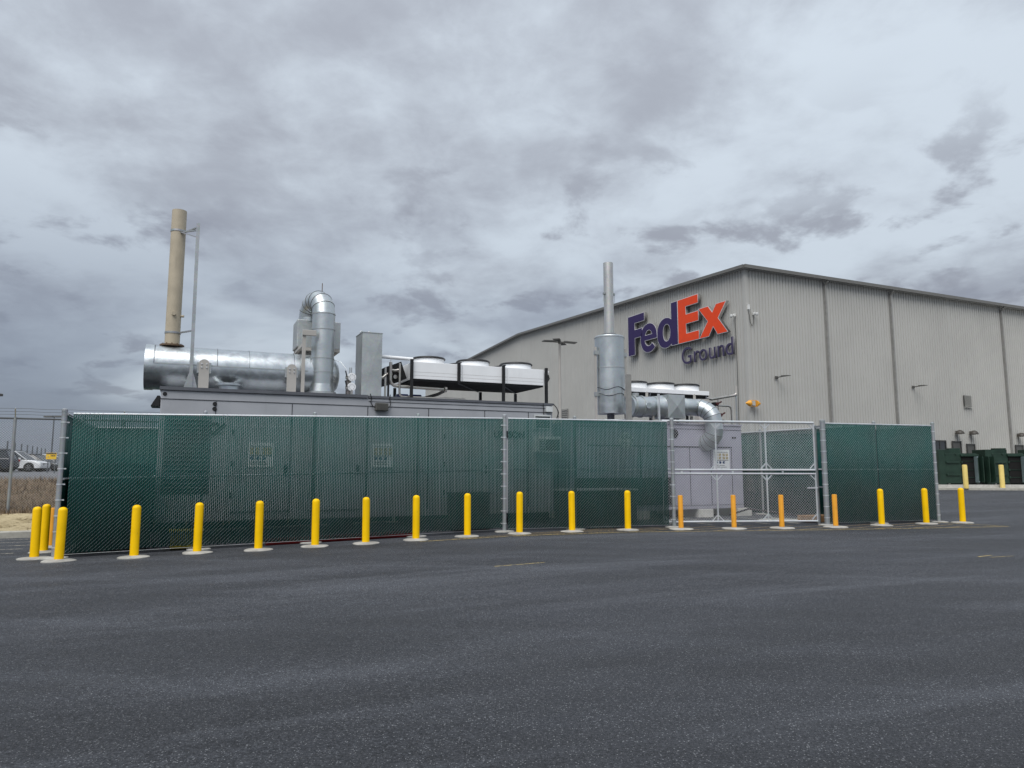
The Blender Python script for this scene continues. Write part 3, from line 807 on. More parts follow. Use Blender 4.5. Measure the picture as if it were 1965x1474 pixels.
# tan exhaust stack with its mast
stk = site('exhaust_stack', 'tall tan exhaust stack standing on the silencer drum', 'stack', -.5, 20.7, 4.88)
S0 = (-.5, 20.7)
m = MB(); prof = [(4.86, .185), (8.60, .185), (8.60, .17), (8.2, .17)]
m.lathe((*S0, 0), prof, 32, caps=False); m.build('pipe', 'tan', stk)
fl = MB().lathe((*S0, 0), [(4.865, .30), (4.905, .30), (4.905, .30), (4.915, .19)], 32).build('flange', 'rust', stk)
for k in range(12):
    a = k*math.pi/6; x, y = S0[0]+.25*math.cos(a), S0[1]+.25*math.sin(a)
    MB().cyl((x, y, 4.84), (x, y, 4.935), .016, n=6).build('bolt', 'rust', fl)
for z in (5.23, 8.02): MB().lathe((*S0, z), [(-.025, .188), (-.025, .197), (.025, .197), (.025, .188)], 32, caps=False).build('clamp_band', 'post', stk)
for (dx, dy) in ((.02, -1), (.96, -.3)):
    a = (S0[0]+dx*.17, S0[1]+dy*.17, 5.72 if dx < .5 else 5.69); b = (S0[0]+dx*.26, S0[1]+dy*.26, a[2])
    MB().cyl(a, b, .05 if dx < .5 else .032, n=14).build('test_port', 'tan', stk)
mast = site('stack_support_mast', 'slim galvanised mast bracing the tan exhaust stack', 'mast', 0, 20.02, 3.66)
MB().beam((0, 20.02, 3.68), (-.02, 20.02, 8.10), .085, .085).build('pole', 'post', mast)
for s in (-1, 1): MB().prism([(s*.042, 3.68), (s*.17, 3.68), (s*.042, 4.15)], 20.00, 20.015).build('gusset', 'post', mast)
MB().box(-.2, .2, 19.88, 20.16, 3.665, 3.685).build('base_plate', 'post', mast)
for za, zb_, s in ((8.0, 8.0, .16), (7.92, 7.98, 0), (7.72, 7.98, -.14)): MB().beam((-.02, 20.02, za), (S0[0]+.12+s*.5, S0[1]-.15, zb_), .045, .03).build('strut', 'post', mast)
MB().beam((0, 20.02, 5.22), (S0[0]+.15, S0[1]-.1, 5.23), .05, .035).build('strut', 'post', mast)

# u-bend exhaust duct, heat box and its trestle
du = site('exhaust_duct', 'galvanised duct rising and looping over in an inverted U', 'duct', 3.36, 20.3, 3.61)
D0 = (3.36, 20.30); rad = .315; dep = .86
MB().tube([(D0[0], D0[1], 3.72), (D0[0], D0[1], 4.0)], [.36, .32], 36).build('reducer', 'galv2', du)
MB().lathe((*D0, 3.615), [(0, .40), (.16, .40), (.16, .36)], 36, caps=False).build('base_collar', 'galvdull', du)
MB().cyl((*D0, 3.98), (*D0, 6.02), rad, n=40, caps=False).build('riser', 'galv2', du)
bend = arc((D0[0]-.13, D0[1]+dep/2, 6.02), dep/2, 180, 0, 7, (-.3, 1, 0), (0, 0, 1))
bend_parts(bend, rad, 'bend_segment', du, (0, 0, 1), (0, 0, -1))
MB().cyl((*bend[-1][:2], 6.02), (*bend[-1][:2], 5.90), rad, n=40, caps=False).build('drop', 'galv2', du)
for z in (4.33, 4.72, 5.55, 6.0): MB().lathe((*D0, z), [(-.012, rad+.001), (-.012, rad+.012), (.012, rad+.012), (.012, rad+.001)], 40, caps=False).build('seam_ring', 'galvdull', du)
MB().cyl((D0[0]+.0, D0[1]+dep/2, 6.75), (D0[0], D0[1]+dep/2, 7.02), .012, n=6).build('lightning_rod', 'rust', du)
hb = site('heat_exchanger_box', 'square galvanised box behind the looping duct', 'exchanger', 3.3, 21.3, 5.0)
MB().bbox(2.72, 3.95, 20.86, 21.78, 5.12, 5.93, .02).build('box', 'galvdull', hb)
for u, v in ((2.80, 20.02), (2.80, 21.7), (3.88, 21.7)):
    MB().beam((u, v, 3.61), (u, v, 5.10 if v > 21 else 5.32), .09, .09).build('trestle_leg', 'bracket', hb)
for v in (20.80, 21.7): MB().beam((2.755, v, 5.06), (3.925, v, 5.06), .09, .09).build('cross_beam', 'bracket', hb)
for u, v in ((2.80, 20.07), (3.88, 20.85)): MB().beam((u, v, 5.06), (u, 21.65, 5.06), .08, .085).build('side_beam', 'bracket', hb)
MB().bbox(2.74, 3.12, 19.93, 20.0, 5.30, 5.46, .015).build('duct_bracket', 'bracket', hb)
MB().tube([(3.7, 20.35, 4.72), (3.86, 20.2, 4.65), (4.0, 20.1, 4.45), (4.06, 20.05, 4.22)], .008, 6).build('sensor_lead', 'rail', du)

# galvanised cabinet with creased panels
cb = site('duct_cabinet', 'tall galvanised sheet-metal cabinet with an X-creased front', 'cabinet', 4.7, 20.4, 3.61)
c0, c1, b0, b1, h0, h1 = 4.41, 4.99, 20.0, 20.83, 3.62, 5.53
m = MB(); m.box(c0, c1, b0+.002, b1, h0, h1); m.build('casing', 'galvdull', cb)
def creased(name, p, mat, parent, bulge):
    p = [Vector(q) for q in p]; nrm = (p[1]-p[0]).cross(p[3]-p[0]).normalized(); c = sum(p, Vector())/4 + nrm*bulge
    m = MB(); m.add(p+[c], [(0, 1, 4), (1, 2, 4), (2, 3, 4), (3, 0, 4)]); return m.build(name, mat, parent)
creased('front_panel', [(c0, b0, h0), (c1, b0, h0), (c1, b0, h1), (c0, b0, h1)], 'galvdull', cb, .02)
creased('side_panel', [(c0-.001, b1, h0), (c0-.001, b0, h0), (c0-.001, b0, h1), (c0-.001, b1, h1)], 'galvdull', cb, .02)
for z in (h0+.0, h1): MB().box(c0-.012, c1+.012, b0-.012, b1+.012, z-.006, z+.014).build('edge_flange', 'galvdull', cb)
for u in (4.68, 4.45): MB().tube(arc((u, 20.3, 5.57), .045, -20, 200, 10, (1, 0, 0), (0, 0, 1)), .012, 6).build('lifting_eye', 'galvdull', cb)
# twin valves beside it
vl = site('valve_pair', 'two white-faced butterfly valves with black levers', 'valve', 4.13, 20.05, 3.61)
for z in (4.215, 3.935):
    f = MB().lathe((4.14, 19.97, z), [(0, .115), (.02, .12), (.05, .12)], 24, 'y').build('flange', 'white', vl)
    for k in range(8):
        a = k*math.pi/4; MB().cyl((4.14+.075*math.cos(a), 19.955, z+.075*math.sin(a)), (4.14+.075*math.cos(a), 19.972, z+.075*math.sin(a)), .011, n=6).build('bolt', 'post', f)
    MB().tube([(4.14, 20.02, z), (4.14, 20.3, z), (4.14, 20.45, z-.05), (4.14, 20.5, 3.63)], .075, 16).build('pipe', 'steel', vl)
    MB().beam((4.0, 19.98, z-.02), (3.955, 19.98, z+.17), .022, .03).build('lever', 'black', vl)
    MB().bbox(3.97, 4.06, 19.97, 20.06, z-.06, z+.03, .01).build('lever_hub', 'steel', vl)
for u in (4.10, 4.15): MB().cyl((u, 20.12, 4.3), (u, 20.12, 4.5), .016, n=8).build('stem', 'post', vl)
MB().beam((4.14, 20.0, 3.61), (4.14, 20.0, 3.84), .06).build('stand', 'steel', vl)

# dry cooler with three fans
def cooler(name, label, u0, u1, v0, v1, zb_, zt, fans, legs, zroof, big=True):
    r = site(name, label, 'cooler', (u0+u1)/2, (v0+v1)/2, zroof)
    n = len(fans)
    edges = [u0] + [(fans[i][0]+fans[i+1][0])/2 for i in range(n-1)] + [u1]
    for i in range(n):
        a, b = edges[i]+(.004 if i else 0), edges[i+1]-.004
        p = MB().bbox(a, b, v0, v1, zb_, zt, .012).build('casing', 'white', r)
        if big:
            for z in (zb_+.10, zb_+.20): MB().box(a+.02, b-.02, v0-.003, v0+.0, z, z+.006).build('panel_joint', 'bracket', p)
    MB().box(u0+.02, u1-.02, v0+.03, v1-.03, zb_-.05, zb_-.003).build('coil', 'coil', r)
    for uc, rr in fans:
        vc = (v0+v1)/2
        c = MB().lathe((uc, vc, zt), [(0, rr*1.06), (.04, rr*1.0), (.22 if big else .2, rr*.97), (.24 if big else .22, rr*1.01)], 40, caps=False).build('fan_cowl', 'white', r)
        hgt = .245 if big else .225
        MB().tube([(uc+rr*1.0*math.cos(2*math.pi*k/40), vc+rr*1.0*math.sin(2*math.pi*k/40), zt+hgt+.005) for k in range(41)], .03, 6, False).build('guard_rim', 'black', c)
        for q in (.98, .74, .5, .26):
            MB().tube([(uc+rr*q*math.cos(2*math.pi*k/40), vc+rr*q*math.sin(2*math.pi*k/40), zt+hgt+.05*(1-q*q)+.03) for k in range(41)], .016, 5, False).build('guard_ring', 'black', c)
        for k in range(8):
            a = k*math.pi/4; MB().tube([(uc+rr*q*math.cos(a), vc+rr*q*math.sin(a), zt+hgt+.05*(1-q*q)+.012) for q in (.1, .4, .7, .98)], .012, 5).build('guard_spoke', 'black', c)
        MB().lathe((uc, vc, zt+hgt-.02), [(-.15, .11), (.06, .11), (.08, .05)], 16).build('fan_motor', 'black', c)
        for k in range(5):
            a = k*2*math.pi/5; e = Vector((math.cos(a), math.sin(a), 0)); q = Vector((-math.sin(a), math.cos(a), 0)); cc = Vector((uc, vc, zt+hgt-.10))
            m = MB(); m.quad(*[tuple(cc+e*x+q*y+Vector((0, 0, y*.5))) for x, y in ((.1, -.08), (rr*.9, -.13), (rr*.9, .13), (.1, .08))]); m.build('fan_blade', 'black', c)
    for u, v, z0, z1 in legs: MB().beam((u, v, z0), (u, v, z1), .085, .07).build('leg', 'black', r)
    return r
co = cooler('dry_cooler', 'white three-fan cooler on black legs atop the grey container', 5.92, 10.25, 20.03, 22.14, 4.27, 4.78,
            [(6.74, .50), (8.23, .52), (9.75, .52)], [(5.88, 19.99, 3.61, 4.84), (7.35, 19.99, 4.22, 4.83), (8.82, 19.99, 3.61, 4.83), (10.31, 19.99, 3.61, 4.83), (5.95, 22.1, 3.61, 4.2), (8.9, 22.1, 3.61, 4.2), (10.2, 22.1, 3.61, 4.2)], 3.61)
MB().prism([(10.26, 4.30), (10.30, 4.30), (10.47, 4.76), (10.26, 4.76)], 20.1, 22.1).build('end_cowl', 'white', co)
MB().tube([(10.4, 20.05, 4.62), (10.43, 20.03, 4.5), (10.36, 20.02, 4.40)], .03, 8).build('valve', 'black', co)
for u in (7.4, 8.86):
    MB().beam((u-.26, 20.6, 4.83), (u+.02, 20.0, 4.83), .06, .03).build('top_strap', 'black', co)
MB().beam((7.35, 20.05, 4.20), (8.82, 22.1, 4.205), .03).build('brace', 'rim', co)
MB().beam((8.82, 20.05, 4.205), (10.2, 22.1, 4.21), .03).build('brace', 'rim', co)
# tilted header end and pipework to its left
hd = site('pipe_header', 'tilted black header box with bent steel pipes beside the cooler', 'pipework', 5.5, 20.6, 3.61)
m = MB(); q = [(5.28, 4.12), (5.84, 4.30), (5.66, 4.80), (5.17, 4.60)]; m.prism(q, 20.35, 21.6); m.build('header_box', 'coil', hd)
for (u, z) in ((5.33, 4.40), (5.48, 4.33), (5.58, 4.52)): MB().cyl((u, 20.30, z), (u, 20.36, z), .06, n=16).build('stub_flange', 'steel', hd)
MB().tube([(5.31, 20.22, 4.74), (5.31, 20.22, 4.22), (5.34, 20.22, 4.12), (5.42, 20.22, 4.06), (5.56, 20.22, 4.04), (6.95, 20.22, 4.02)], .048, 14).build('supply_pipe', 'steel', hd)
MB().tube([(6.95, 20.22, 4.02), (7.02, 20.3, 3.99), (6.9, 20.6, 3.9), (6.3, 21.3, 3.72)], .048, 12).build('return_pipe', 'steel', hd)
MB().cyl((6.97, 20.20, 4.02), (7.03, 20.20, 4.02), .09, n=14).build('coupling', 'steel', hd)
MB().tube([(5.57, 20.16, 4.72), (5.57, 20.16, 3.86), (5.59, 20.16, 3.78), (5.66, 20.16, 3.74), (5.75, 20.16, 3.735), (7.6, 20.16, 3.735), (7.65, 20.16, 3.66)], .032, 12).build('drain_pipe', 'steel', hd)
MB().tube([(5.31, 20.22, 4.52), (5.44, 20.22, 4.50), (5.57, 20.2, 4.53)], .04, 12).build('cross_pipe', 'steel', hd)
for u in (5.18, 5.27): MB().beam((u, 20.3, 3.61), (u, 20.3, 4.6), .05).build('support_leg', 'steel' if u < 5.2 else 'black', hd)
MB().cyl((5.0, 20.34, 4.91), (6.0, 20.3, 4.885), .052, n=16).build('overhead_pipe', 'white', hd)
MB().cyl((5.33, 20.3, 4.74), (5.33, 20.3, 4.87), .014, n=8).build('hanger', 'rail', hd)
MB().tube([(5.0, 20.3, 4.28), (5.1, 20.3, 4.28), (5.16, 20.3, 4.34), (5.24, 20.33, 4.4)], .045, 12).build('elbow', 'steel', hd)
for i, u in enumerate((5.62, 6.03)):
    pm = site('pump_motor', ['blue pump motor just left of a black cooler leg', 'blue pump motor just right of a black cooler leg'][i], 'motor', u+.15, 20.7, 3.61, 'blue pump motors on the roof')
    MB().bbox(u, u+.34, 20.55, 20.85, 3.66, 3.86, .03).build('housing', 'blue', pm)
    for k in range(6): MB().box(u+.03+k*.05, u+.042+k*.05, 20.53, 20.55, 3.68, 3.84).build('fin', 'blue', pm)
    MB().box(u+.05, u+.29, 20.6, 20.8, 3.605, 3.658).build('foot', 'black', pm)

# ------------------------------------------------------------------ lilac generator container behind the gate
W0, W1, WV, WT = 11.02, 17.92, 22.0, 3.14
lc = site('generator_container', 'lilac grey generator container seen through the sliding gate', 'container', W0, CF, 0)
MB().bbox(W0, W1, CF, WV, .27, WT, .03).build('body', 'lilac', lc)
MB().box(W0-.02, W1+.02, CF-.04, CF+.05, WT+.003, WT+.05).build('roof_rim', 'lilac', lc)
MB().box(11.6, 17.45, CF-.014, CF-.002, 2.365, 2.40).build('panel_joint', 'seam', lc)
for u in (12.6, 13.6, 14.6, 15.61, 16.51, 17.43): MB().box(u-.009, u+.009, CF-.012, CF-.0015, .42, 2.36).build('panel_joint', 'seam', lc)
MB().box(W0, W1, CF-.010, CF-.002, 2.98, 2.995).build('panel_joint', 'seam', lc)
MB().box(W0, W1, CF-.012, CF-.002, .40, .41).build('panel_joint', 'seam', lc)
placard(lc, 16.62, 17.33, 1.60, 2.30, CF-.005)
for u in (17.52, 17.62):
    MB().lathe((u, CF-.02, 2.72), [(0, .035), (.02, .04)], 14, 'y').build('port', 'black', lc)
MB().lathe((15.0, CF-.03, 2.82), [(0, .14), (.03, .15)], 24, 'y').build('cable_port', 'black', lc)
fan = MB().lathe((13.05, CF-.03, 2.55), [(0, .26), (.03, .27)], 28, 'y').build('round_fan', 'acwhite', lc)
for q in (.22, .16, .1): MB().tube([(13.05+q*math.cos(2*math.pi*k/24), CF-.036, 2.55+q*math.sin(2*math.pi*k/24)) for k in range(25)], .008, 5, False).build('guard_ring', 'hatblack', fan)
for u in (11.3, 13.4, 15.9, 17.6): MB().bbox(u, u+.62 if u > 15 else u+.5, CF-.05, WV, -.02, .266, .02).build('concrete_block', 'concrete', lc)
MB().box(11.2, 14.9, CF-.05, CF-.002, .45, 1.35).build('louvre_panel', 'hatblack', lc)

# vertical silencer and stack
vs_ = site('vertical_silencer', 'upright galvanised silencer cylinder below the thin steel stack', 'silencer', 13.27, 20.9, 3.19)
V0 = (13.27, 20.9)
MB().lathe((*V0, 0), [(3.52, .49), (3.52, .515), (6.20, .515), (6.235, .49), (6.26, .2)], 44).build('shell', 'galv2', vs_)
for z in (4.15, 5.1, 6.17): MB().lathe((*V0, z), [(-.015, .516), (-.015, .528), (.015, .528), (.015, .516)], 44, caps=False).build('band', 'galvdull', vs_)
MB().lathe((*V0, 0), [(6.25, .27), (6.31, .27), (6.31, .18)], 28).build('flange', 'rim', vs_)
for s in (-1, 1):
    d = (s*UX*.0+s*.62, -.05)
    MB().beam((V0[0]+s*.60, V0[1]-.04, 3.19), (V0[0]+s*.60, V0[1]-.04, 5.82), .07, .07).build('frame_leg', 'bracket', vs_)
    for z in (5.62, 4.18): MB().beam((V0[0]+s*.50, V0[1]-.06, z), (V0[0]+s*.66, V0[1]-.06, z), .09, .14).build('lug', 'galvdull', vs_)
MB().cyl((*V0, 3.19), (*V0, 3.53), .12, n=16).build('drain', 'rim', vs_)
MB().beam((13.10, 19.52, 3.19), (13.10, 19.52, 4.72), .17, .10).build('frame_post', 'downspout', vs_)
for z, ph in ((4.42, 0), (4.20, 1.4)):
    MB().tube([(V0[0]+.53*math.cos(a), V0[1]+.53*math.sin(a), z-.10*math.sin((a+ph)*2)**2) for a in [math.pi+ i*math.pi/14 for i in range(15)]], .010, 5).build('lashing', 'seam', vs_)
MB().tube([(V0[0]+.35, V0[1]-.52, 4.85), (V0[0]+.35, V0[1]-.55, 3.42), (V0[0]+.3, V0[1]-.56, 3.30), (V0[0]-.6, V0[1]-.60, 3.26)], .022, 8).build('conduit', 'rail', vs_)
MB().tube([(V0[0]+.28, V0[1]-.55, 4.85), (V0[0]+.28, V0[1]-.56, 3.7)], .018, 8).build('conduit', 'rail', vs_)
ts = site('steel_stack', 'thin bright steel stack rising above the warehouse roofline', 'stack', *V0, 6.3)
MB().lathe((*V0, 0), [(6.31, .172), (8.88, .172), (8.88, .16), (8.6, .16)], 28, caps=False).build('pipe', 'steel2', ts)
for s in (-1, 1):
    MB().bbox(V0[0]+s*.2-.03, V0[0]+s*.2+.03, V0[1]-.07, V0[1]+.03, 7.72, 7.80, .01).build('guy_lug', 'post', ts)
    MB().cyl((V0[0]+s*.22, V0[1]-.02, 7.72), (V0[0]+s*.24, V0[1]-.02, 7.45), .008, n=5).build('guy_rod', 'post', ts)

# horizontal duct: cylinder, creased box, elbow down into the container front
ed = site('elbow_duct', 'galvanised duct with a creased box and elbow bending down past the gate', 'duct', 14.6, 19.85, 3.19)
za = 3.72
MB().cyl((13.34, 19.85, 3.70), (14.3, 19.85, za), .345, n=40).build('drum', 'galv2', ed)
for u in (13.42, 13.75, 14.28): MB().lathe((u, 19.85, za-.01), [(0, .346), (0, .375), (.05, .375), (.05, .346)], 40, 'x', caps=False).build('flange_ring', 'galvdull', ed)
MB().cyl((13.85, 19.45, 3.72), (13.85, 19.62, 3.72), .10, n=18).build('inspection_port', 'galv2', ed)
MB().cyl((13.6, 19.85, 4.05), (13.6, 19.85, 4.16), .11, n=18).build('nozzle', 'galvdull', ed)
for u in (13.2, 14.05, 16.05): 
    m = MB(); m.prism([(u-.05, za+.3), (u+.05, za+.3), (u+.05, za+.46), (u, za+.52), (u-.05, za+.46)], 19.83, 19.85); m.build('lifting_lug', 'bracket', ed)
MB().tube([(14.33, 19.85, za), (14.62, 19.85, za)], [.345, .40], 40, False).build('cone', 'galv2', ed)
bx = MB().box(14.62, 15.33, 19.46, 20.24, 3.33, 4.13).build('creased_box', 'galvdull', ed)
creased('front_panel', [(14.62, 19.457, 3.33), (15.33, 19.457, 3.33), (15.33, 19.457, 4.13), (14.62, 19.457, 4.13)], 'galvdull', bx, .06)
creased('side_panel', [(14.617, 20.24, 3.33), (14.617, 19.46, 3.33), (14.617, 19.46, 4.13), (14.617, 20.24, 4.13)], 'galvdull', bx, .03)
rr = .295
MB().cyl((15.33, 19.85, za+.04), (16.02, 19.80, za+.04), rr, n=36, caps=False).build('straight', 'galv2', ed)
for u in (15.5, 15.56, 15.62): MB().lathe((u, 19.845, za+.04), [(0, rr+.001), (.012, rr+.014), (.024, rr+.001)], 36, 'x', caps=False).build('corrugation', 'galvdull', ed)
# elbow turning forward and down, then a second elbow into the container wall
P0 = Vector((16.02, 19.80, za+.04)); out = Vector((.62, -.78, 0)).normalized()
ctr = P0 + Vector((0, 0, -.52))
e1 = [tuple(ctr + (Vector((.36, -.52, 0)) * math.sin(R(a))) + Vector((0, 0, .52*math.cos(R(a))))) for a in range(0, 91, 18)]
bend_parts(e1, rr, 'elbow_segment', ed, (.97, -.1, 0), (0, 0, -1))
q = Vector(e1[-1]); MB().tube([tuple(q), (q.x+.02, q.y-.01, q.z-.28)], rr, 36, False).build('drop', 'galv2', ed)
q2 = Vector((q.x+.02, q.y-.01, q.z-.28))
e2 = [tuple(q2 + Vector((-.14, .52, 0))*(1-math.cos(R(a))) + Vector((0, 0, -.45*math.sin(R(a))))) for a in range(0, 91, 18)]
bend_parts(e2, rr, 'elbow_segment', ed, (0, 0, -1), (-.26, .965, 0))
for u, v in ((14.2, 19.72), (15.9, 19.85), (13.4, 19.85)): MB().beam((u, v, 3.19), (u, v, 3.45), .07).build('duct_foot', 'bracket', ed)
MB().beam((14.22, 19.42, 3.19), (14.22, 19.42, 4.12), .06).build('strap_post', 'rail', ed)

c2 = cooler('dry_cooler', 'white three-fan cooler on the lilac container, below the big wall sign', 14.18, 17.86, 21.2, 22.42, 4.38, 4.54,
            [(14.93, .44), (16.05, .53), (17.2, .53)], [(14.3, 21.4, 3.19, 4.4), (15.3, 21.4, 3.19, 4.4), (16.5, 21.4, 3.19, 4.4), (17.7, 21.4, 3.19, 4.4), (14.3, 22.35, .0, 4.4), (17.7, 22.35, .0, 4.4)], 3.19, False)
MB().box(14.25, 17.75, 21.32, 22.3, 3.92, 4.32).build('plenum', 'hatblack', c2)
for u in (15.15, 16.3, 17.7): MB().beam((u+.05, 21.25, 4.38), (u-.05, 21.28, 3.9), .06, .04).build('side_strut', 'rim', c2)
MB().bbox(17.1, 17.6, 20.9, 21.15, 3.2, 4.2, .02).build('control_cabinet', 'bracket', c2)
# gas train at the right end
gt_ = site('gas_pipework', 'thin steel pipework with dark red valves at the lilac container end', 'pipework', 18.4, 21.5, 0)
MB().tube([(17.85, 21.5, 4.32), (18.2, 21.5, 4.28), (19.35, 21.5, 4.48), (19.42, 21.5, 4.55)], .05, 12).build('gas_pipe', 'steel', gt_)
MB().cyl((19.42, 21.5, .0), (19.42, 21.5, 4.62), .03, n=10).build('riser', 'post', gt_)
MB().cyl((19.44, 21.5, 4.5), (19.44, 21.5, 4.85), .055, n=12).build('filter', 'bracket', gt_)
MB().tube([(18.5, 21.5, 4.05), (19.0, 21.5, 4.05), (19.12, 21.5, 4.02), (19.16, 21.5, 3.9), (19.18, 21.5, 0.0)], .035, 10).build('bypass_pipe', 'steel', gt_)
MB().cyl((18.52, 21.5, 3.1), (18.52, 21.5, 4.3), .028, n=10).build('riser', 'steel', gt_)
for u, z in ((18.36, 4.10), (18.52, 3.68), (18.45, 3.3)):
    vv = MB().bbox(u-.09, u+.09, 21.4, 21.6, z-.07, z+.07, .02).build('valve_body', 'black', gt_)
    MB().beam((u+.05, 21.42, z), (u+.24, 21.4, z+.10), .03, .05).build('lever', 'redv', vv)
    MB().cyl((u, 21.38, z), (u, 21.33, z), .06, n=14).build('actuator', 'redv', vv)
for z in (3.5, 3.25): MB().cyl((18.3, 21.45, z), (18.75, 21.45, z), .02, n=8).build('tap_line', 'steel', gt_)

# bits inside the yard
lb = thing('lumber_stack', 'short stack of brown lumber behind the gate post', 'lumber', (9.35, 22.3, 0), R(15), local=True)
for i in range(2):
    for j in range(3): MB().box(-.45, .45, -.2+j*.14, -.075+j*.14, .02+i*.1, .115+i*.1).build('board', 'wood', lb)
cab = thing('ground_cable', 'black cable lying across the ground inside the gate', 'cable', (7.9, 24.3, 0))
MB().tube([(7.5, 24.9, .05), (8.0, 24.3, .3), (8.6, 23.8, .22), (9.4, 23.4, .12), (10.2, 23.0, .06)], .03, 8).build('sheath', 'darkcable', cab)
MB().lathe((8.6, 22.9, 0), [(-.02, .75), (.03, .72), (.04, .3)], 26).build('concrete_collar', 'pad', kind=None)
bpy.data.objects['concrete_collar']['kind'] = 'structure'
hs = site('containment_hose', 'dark red containment hose lying along the bottom of the long fence', 'hose', 3.6, 17.75, -.1)
MB().tube([(1.75+i*.25, 17.55+.015*math.sin(i*1.3), gz(xy(1.75+i*.25, 17.55)[0])+.075) for i in range(15)], .085, 10).build('tube', 'red', hs)
db = site('dark_cabinet', 'large dark cabinet low behind the left end of the long fence', 'cabinet', -1.3, 18.8, -.18)
MB().bbox(-2.1, -.72, 18.2, 19.5, -.17, 1.72, .03).build('case', 'hatblack', db); MB().bbox(-2.13, -.69, 18.17, 19.53, 1.723, 1.77, .015).build('lid', 'hatblack', db)
db = site('low_dark_box', 'low dark box behind the fence between post and gate', 'box', 11.3, 18.3, 0)
MB().bbox(10.0, 12.3, 18.0, 18.9, -.02, 1.0, .03).build('case', 'hatblack', db); MB().bbox(9.97, 12.33, 17.97, 18.93, 1.003, 1.05, .015).build('lid', 'acwhite', db)
yd = site('spill_drum', 'yellow spill tray behind the long fence near the third bollard', 'tray', .15, 18.0, -.14)
MB().bbox(-.25, .42, 17.72, 18.3, -.135, .22, .05).build('tub', 'yellowgreen', yd); MB().bbox(-.29, .46, 17.68, 18.34, .223, .27, .015).build('lid', 'yellowgreen', yd)
bxs = site('dark_utility_box', 'dark steel box low behind the fence left of the tall thin post', 'box', 7.3, 18.3, 0)
MB().bbox(6.6, 7.6, 18.1, 18.8, -.02, .95, .03).build('case', 'hatblack', bxs); MB().bbox(6.57, 7.63, 18.07, 18.83, .953, 1.0, .015).build('lid', 'hatblack', bxs)

# ------------------------------------------------------------------ light mast in front of the warehouse
lp = thing('light_pole', 'tall light pole with four flat lamp heads before the warehouse wall', 'lamp', (2.72, 40, 0))
MB().tube([(2.72, 40, 0), (2.72, 40, 8.75)], [.10, .065], 16).build('pole', 'bracket', lp)
MB().lathe((2.72, 40, 8.72), [(0, .09), (.16, .09), (.2, .03)], 14).build('tenon', 'lamp', lp)
for a in (20, 75, 200, 255):
    ca, sa = math.cos(R(a)), math.sin(R(a)); q = Vector((2.72, 40, 8.80)); e = Vector((ca, sa, 0)); w = Vector((-sa, ca, 0))
    h = MB().beam(q, q+e*.30, .05).build('arm', 'lamp', lp)
    m = MB(); a0, a1 = q+e*.28, q+e*1.02
    m.add([a0-w*.12, a0+w*.12, a1+w*.2, a1-w*.2, a0-w*.12+Vector((0, 0, .09)), a0+w*.12+Vector((0, 0, .09)), a1+w*.2+Vector((0, 0, .05)), a1-w*.2+Vector((0, 0, .05))],
          [(0, 3, 2, 1), (4, 5, 6, 7), (0, 1, 5, 4), (1, 2, 6, 5), (2, 3, 7, 6), (3, 0, 4, 7)]); m.build('lamp_head', 'lamp', lp)

# ------------------------------------------------------------------ warehouse
BU, BV, BH = 37.46, 40.07, 16.55
RIDGE_V, RIDGE_Z, END_V, END_U = 79.4, 18.25, 118.7, 112.0
wh = site('warehouse', 'large grey ribbed-metal warehouse with a low gable roof', 'warehouse', BU, BV, 0)
RIB = .305
def topz(v): return BH + (RIDGE_Z-BH) * (1 - abs(v-RIDGE_V)/(RIDGE_V-BV))
def ribbed(name, along, s0, s1, zf, plane, mat='siding'):
    """ribbed sheet between s0 and s1; along = 'u' (faces -v) or 'v' (faces -u)"""
    m = MB(); pts = []; s = s0
    while s < s1-1e-4:
        for a, h in ((0, 0), (.195, 0), (.215, -.055), (.280, -.055), (.300, 0)):
            if s+a < s1: pts.append((s+a, h))
        s += RIB
    pts.append((s1, 0))
    for s, h in pts:
        p = (s, plane-h) if along == 'u' else (plane-h, s)
        m.v.append((*p, -.05)); m.v.append((*p, zf(s)))
    for i in range(len(pts)-1): m.f.append((2*i, 2*i+2, 2*i+3, 2*i+1)); m.sm.append(False)
    return m.build(name, mat, wh)
bays = [BU+.16, 45.61, 53.15, 60.7, 68.04, 75.6, 83.2, 90.8, 98.4, END_U]
for a, b in zip(bays, bays[1:]): ribbed('wall_bay', 'u', a, b, lambda s: BH-.02, BV)
vb = [BV+.16] + [BV+7.86*i for i in range(1, 10)] + [END_V]
for a, b in zip(vb, vb[1:]): ribbed('wall_bay', 'v', a, b, lambda s: topz(s)-.02, BU)
MB().box(BU-.06, BU+.16, BV-.06, BV+.16, -.05, BH-.05).build('corner_trim', 'siding', wh)
m = MB(); rz = RIDGE_Z
m.add([(BU-.35, BV-.35, BH-.02), (END_U, BV-.35, BH-.02), (END_U, RIDGE_V, rz), (BU-.35, RIDGE_V, rz), (END_U, END_V, BH), (BU-.35, END_V, BH),
       (BU-.35, BV-.35, BH+.10), (END_U, BV-.35, BH+.10), (END_U, RIDGE_V, rz+.12), (BU-.35, RIDGE_V, rz+.12), (END_U, END_V, BH+.12), (BU-.35, END_V, BH+.12)],
      [(0, 1, 2, 3), (3, 2, 4, 5), (9, 8, 7, 6), (11, 10, 8, 9), (0, 3, 9, 6), (3, 5, 11, 9)])
rf = m.build('roof', 'roof', wh)
MB().box(BU-.40, END_U, BV-.52, BV-.34, BH-.06, BH+.20).build('gutter', 'trim', rf)
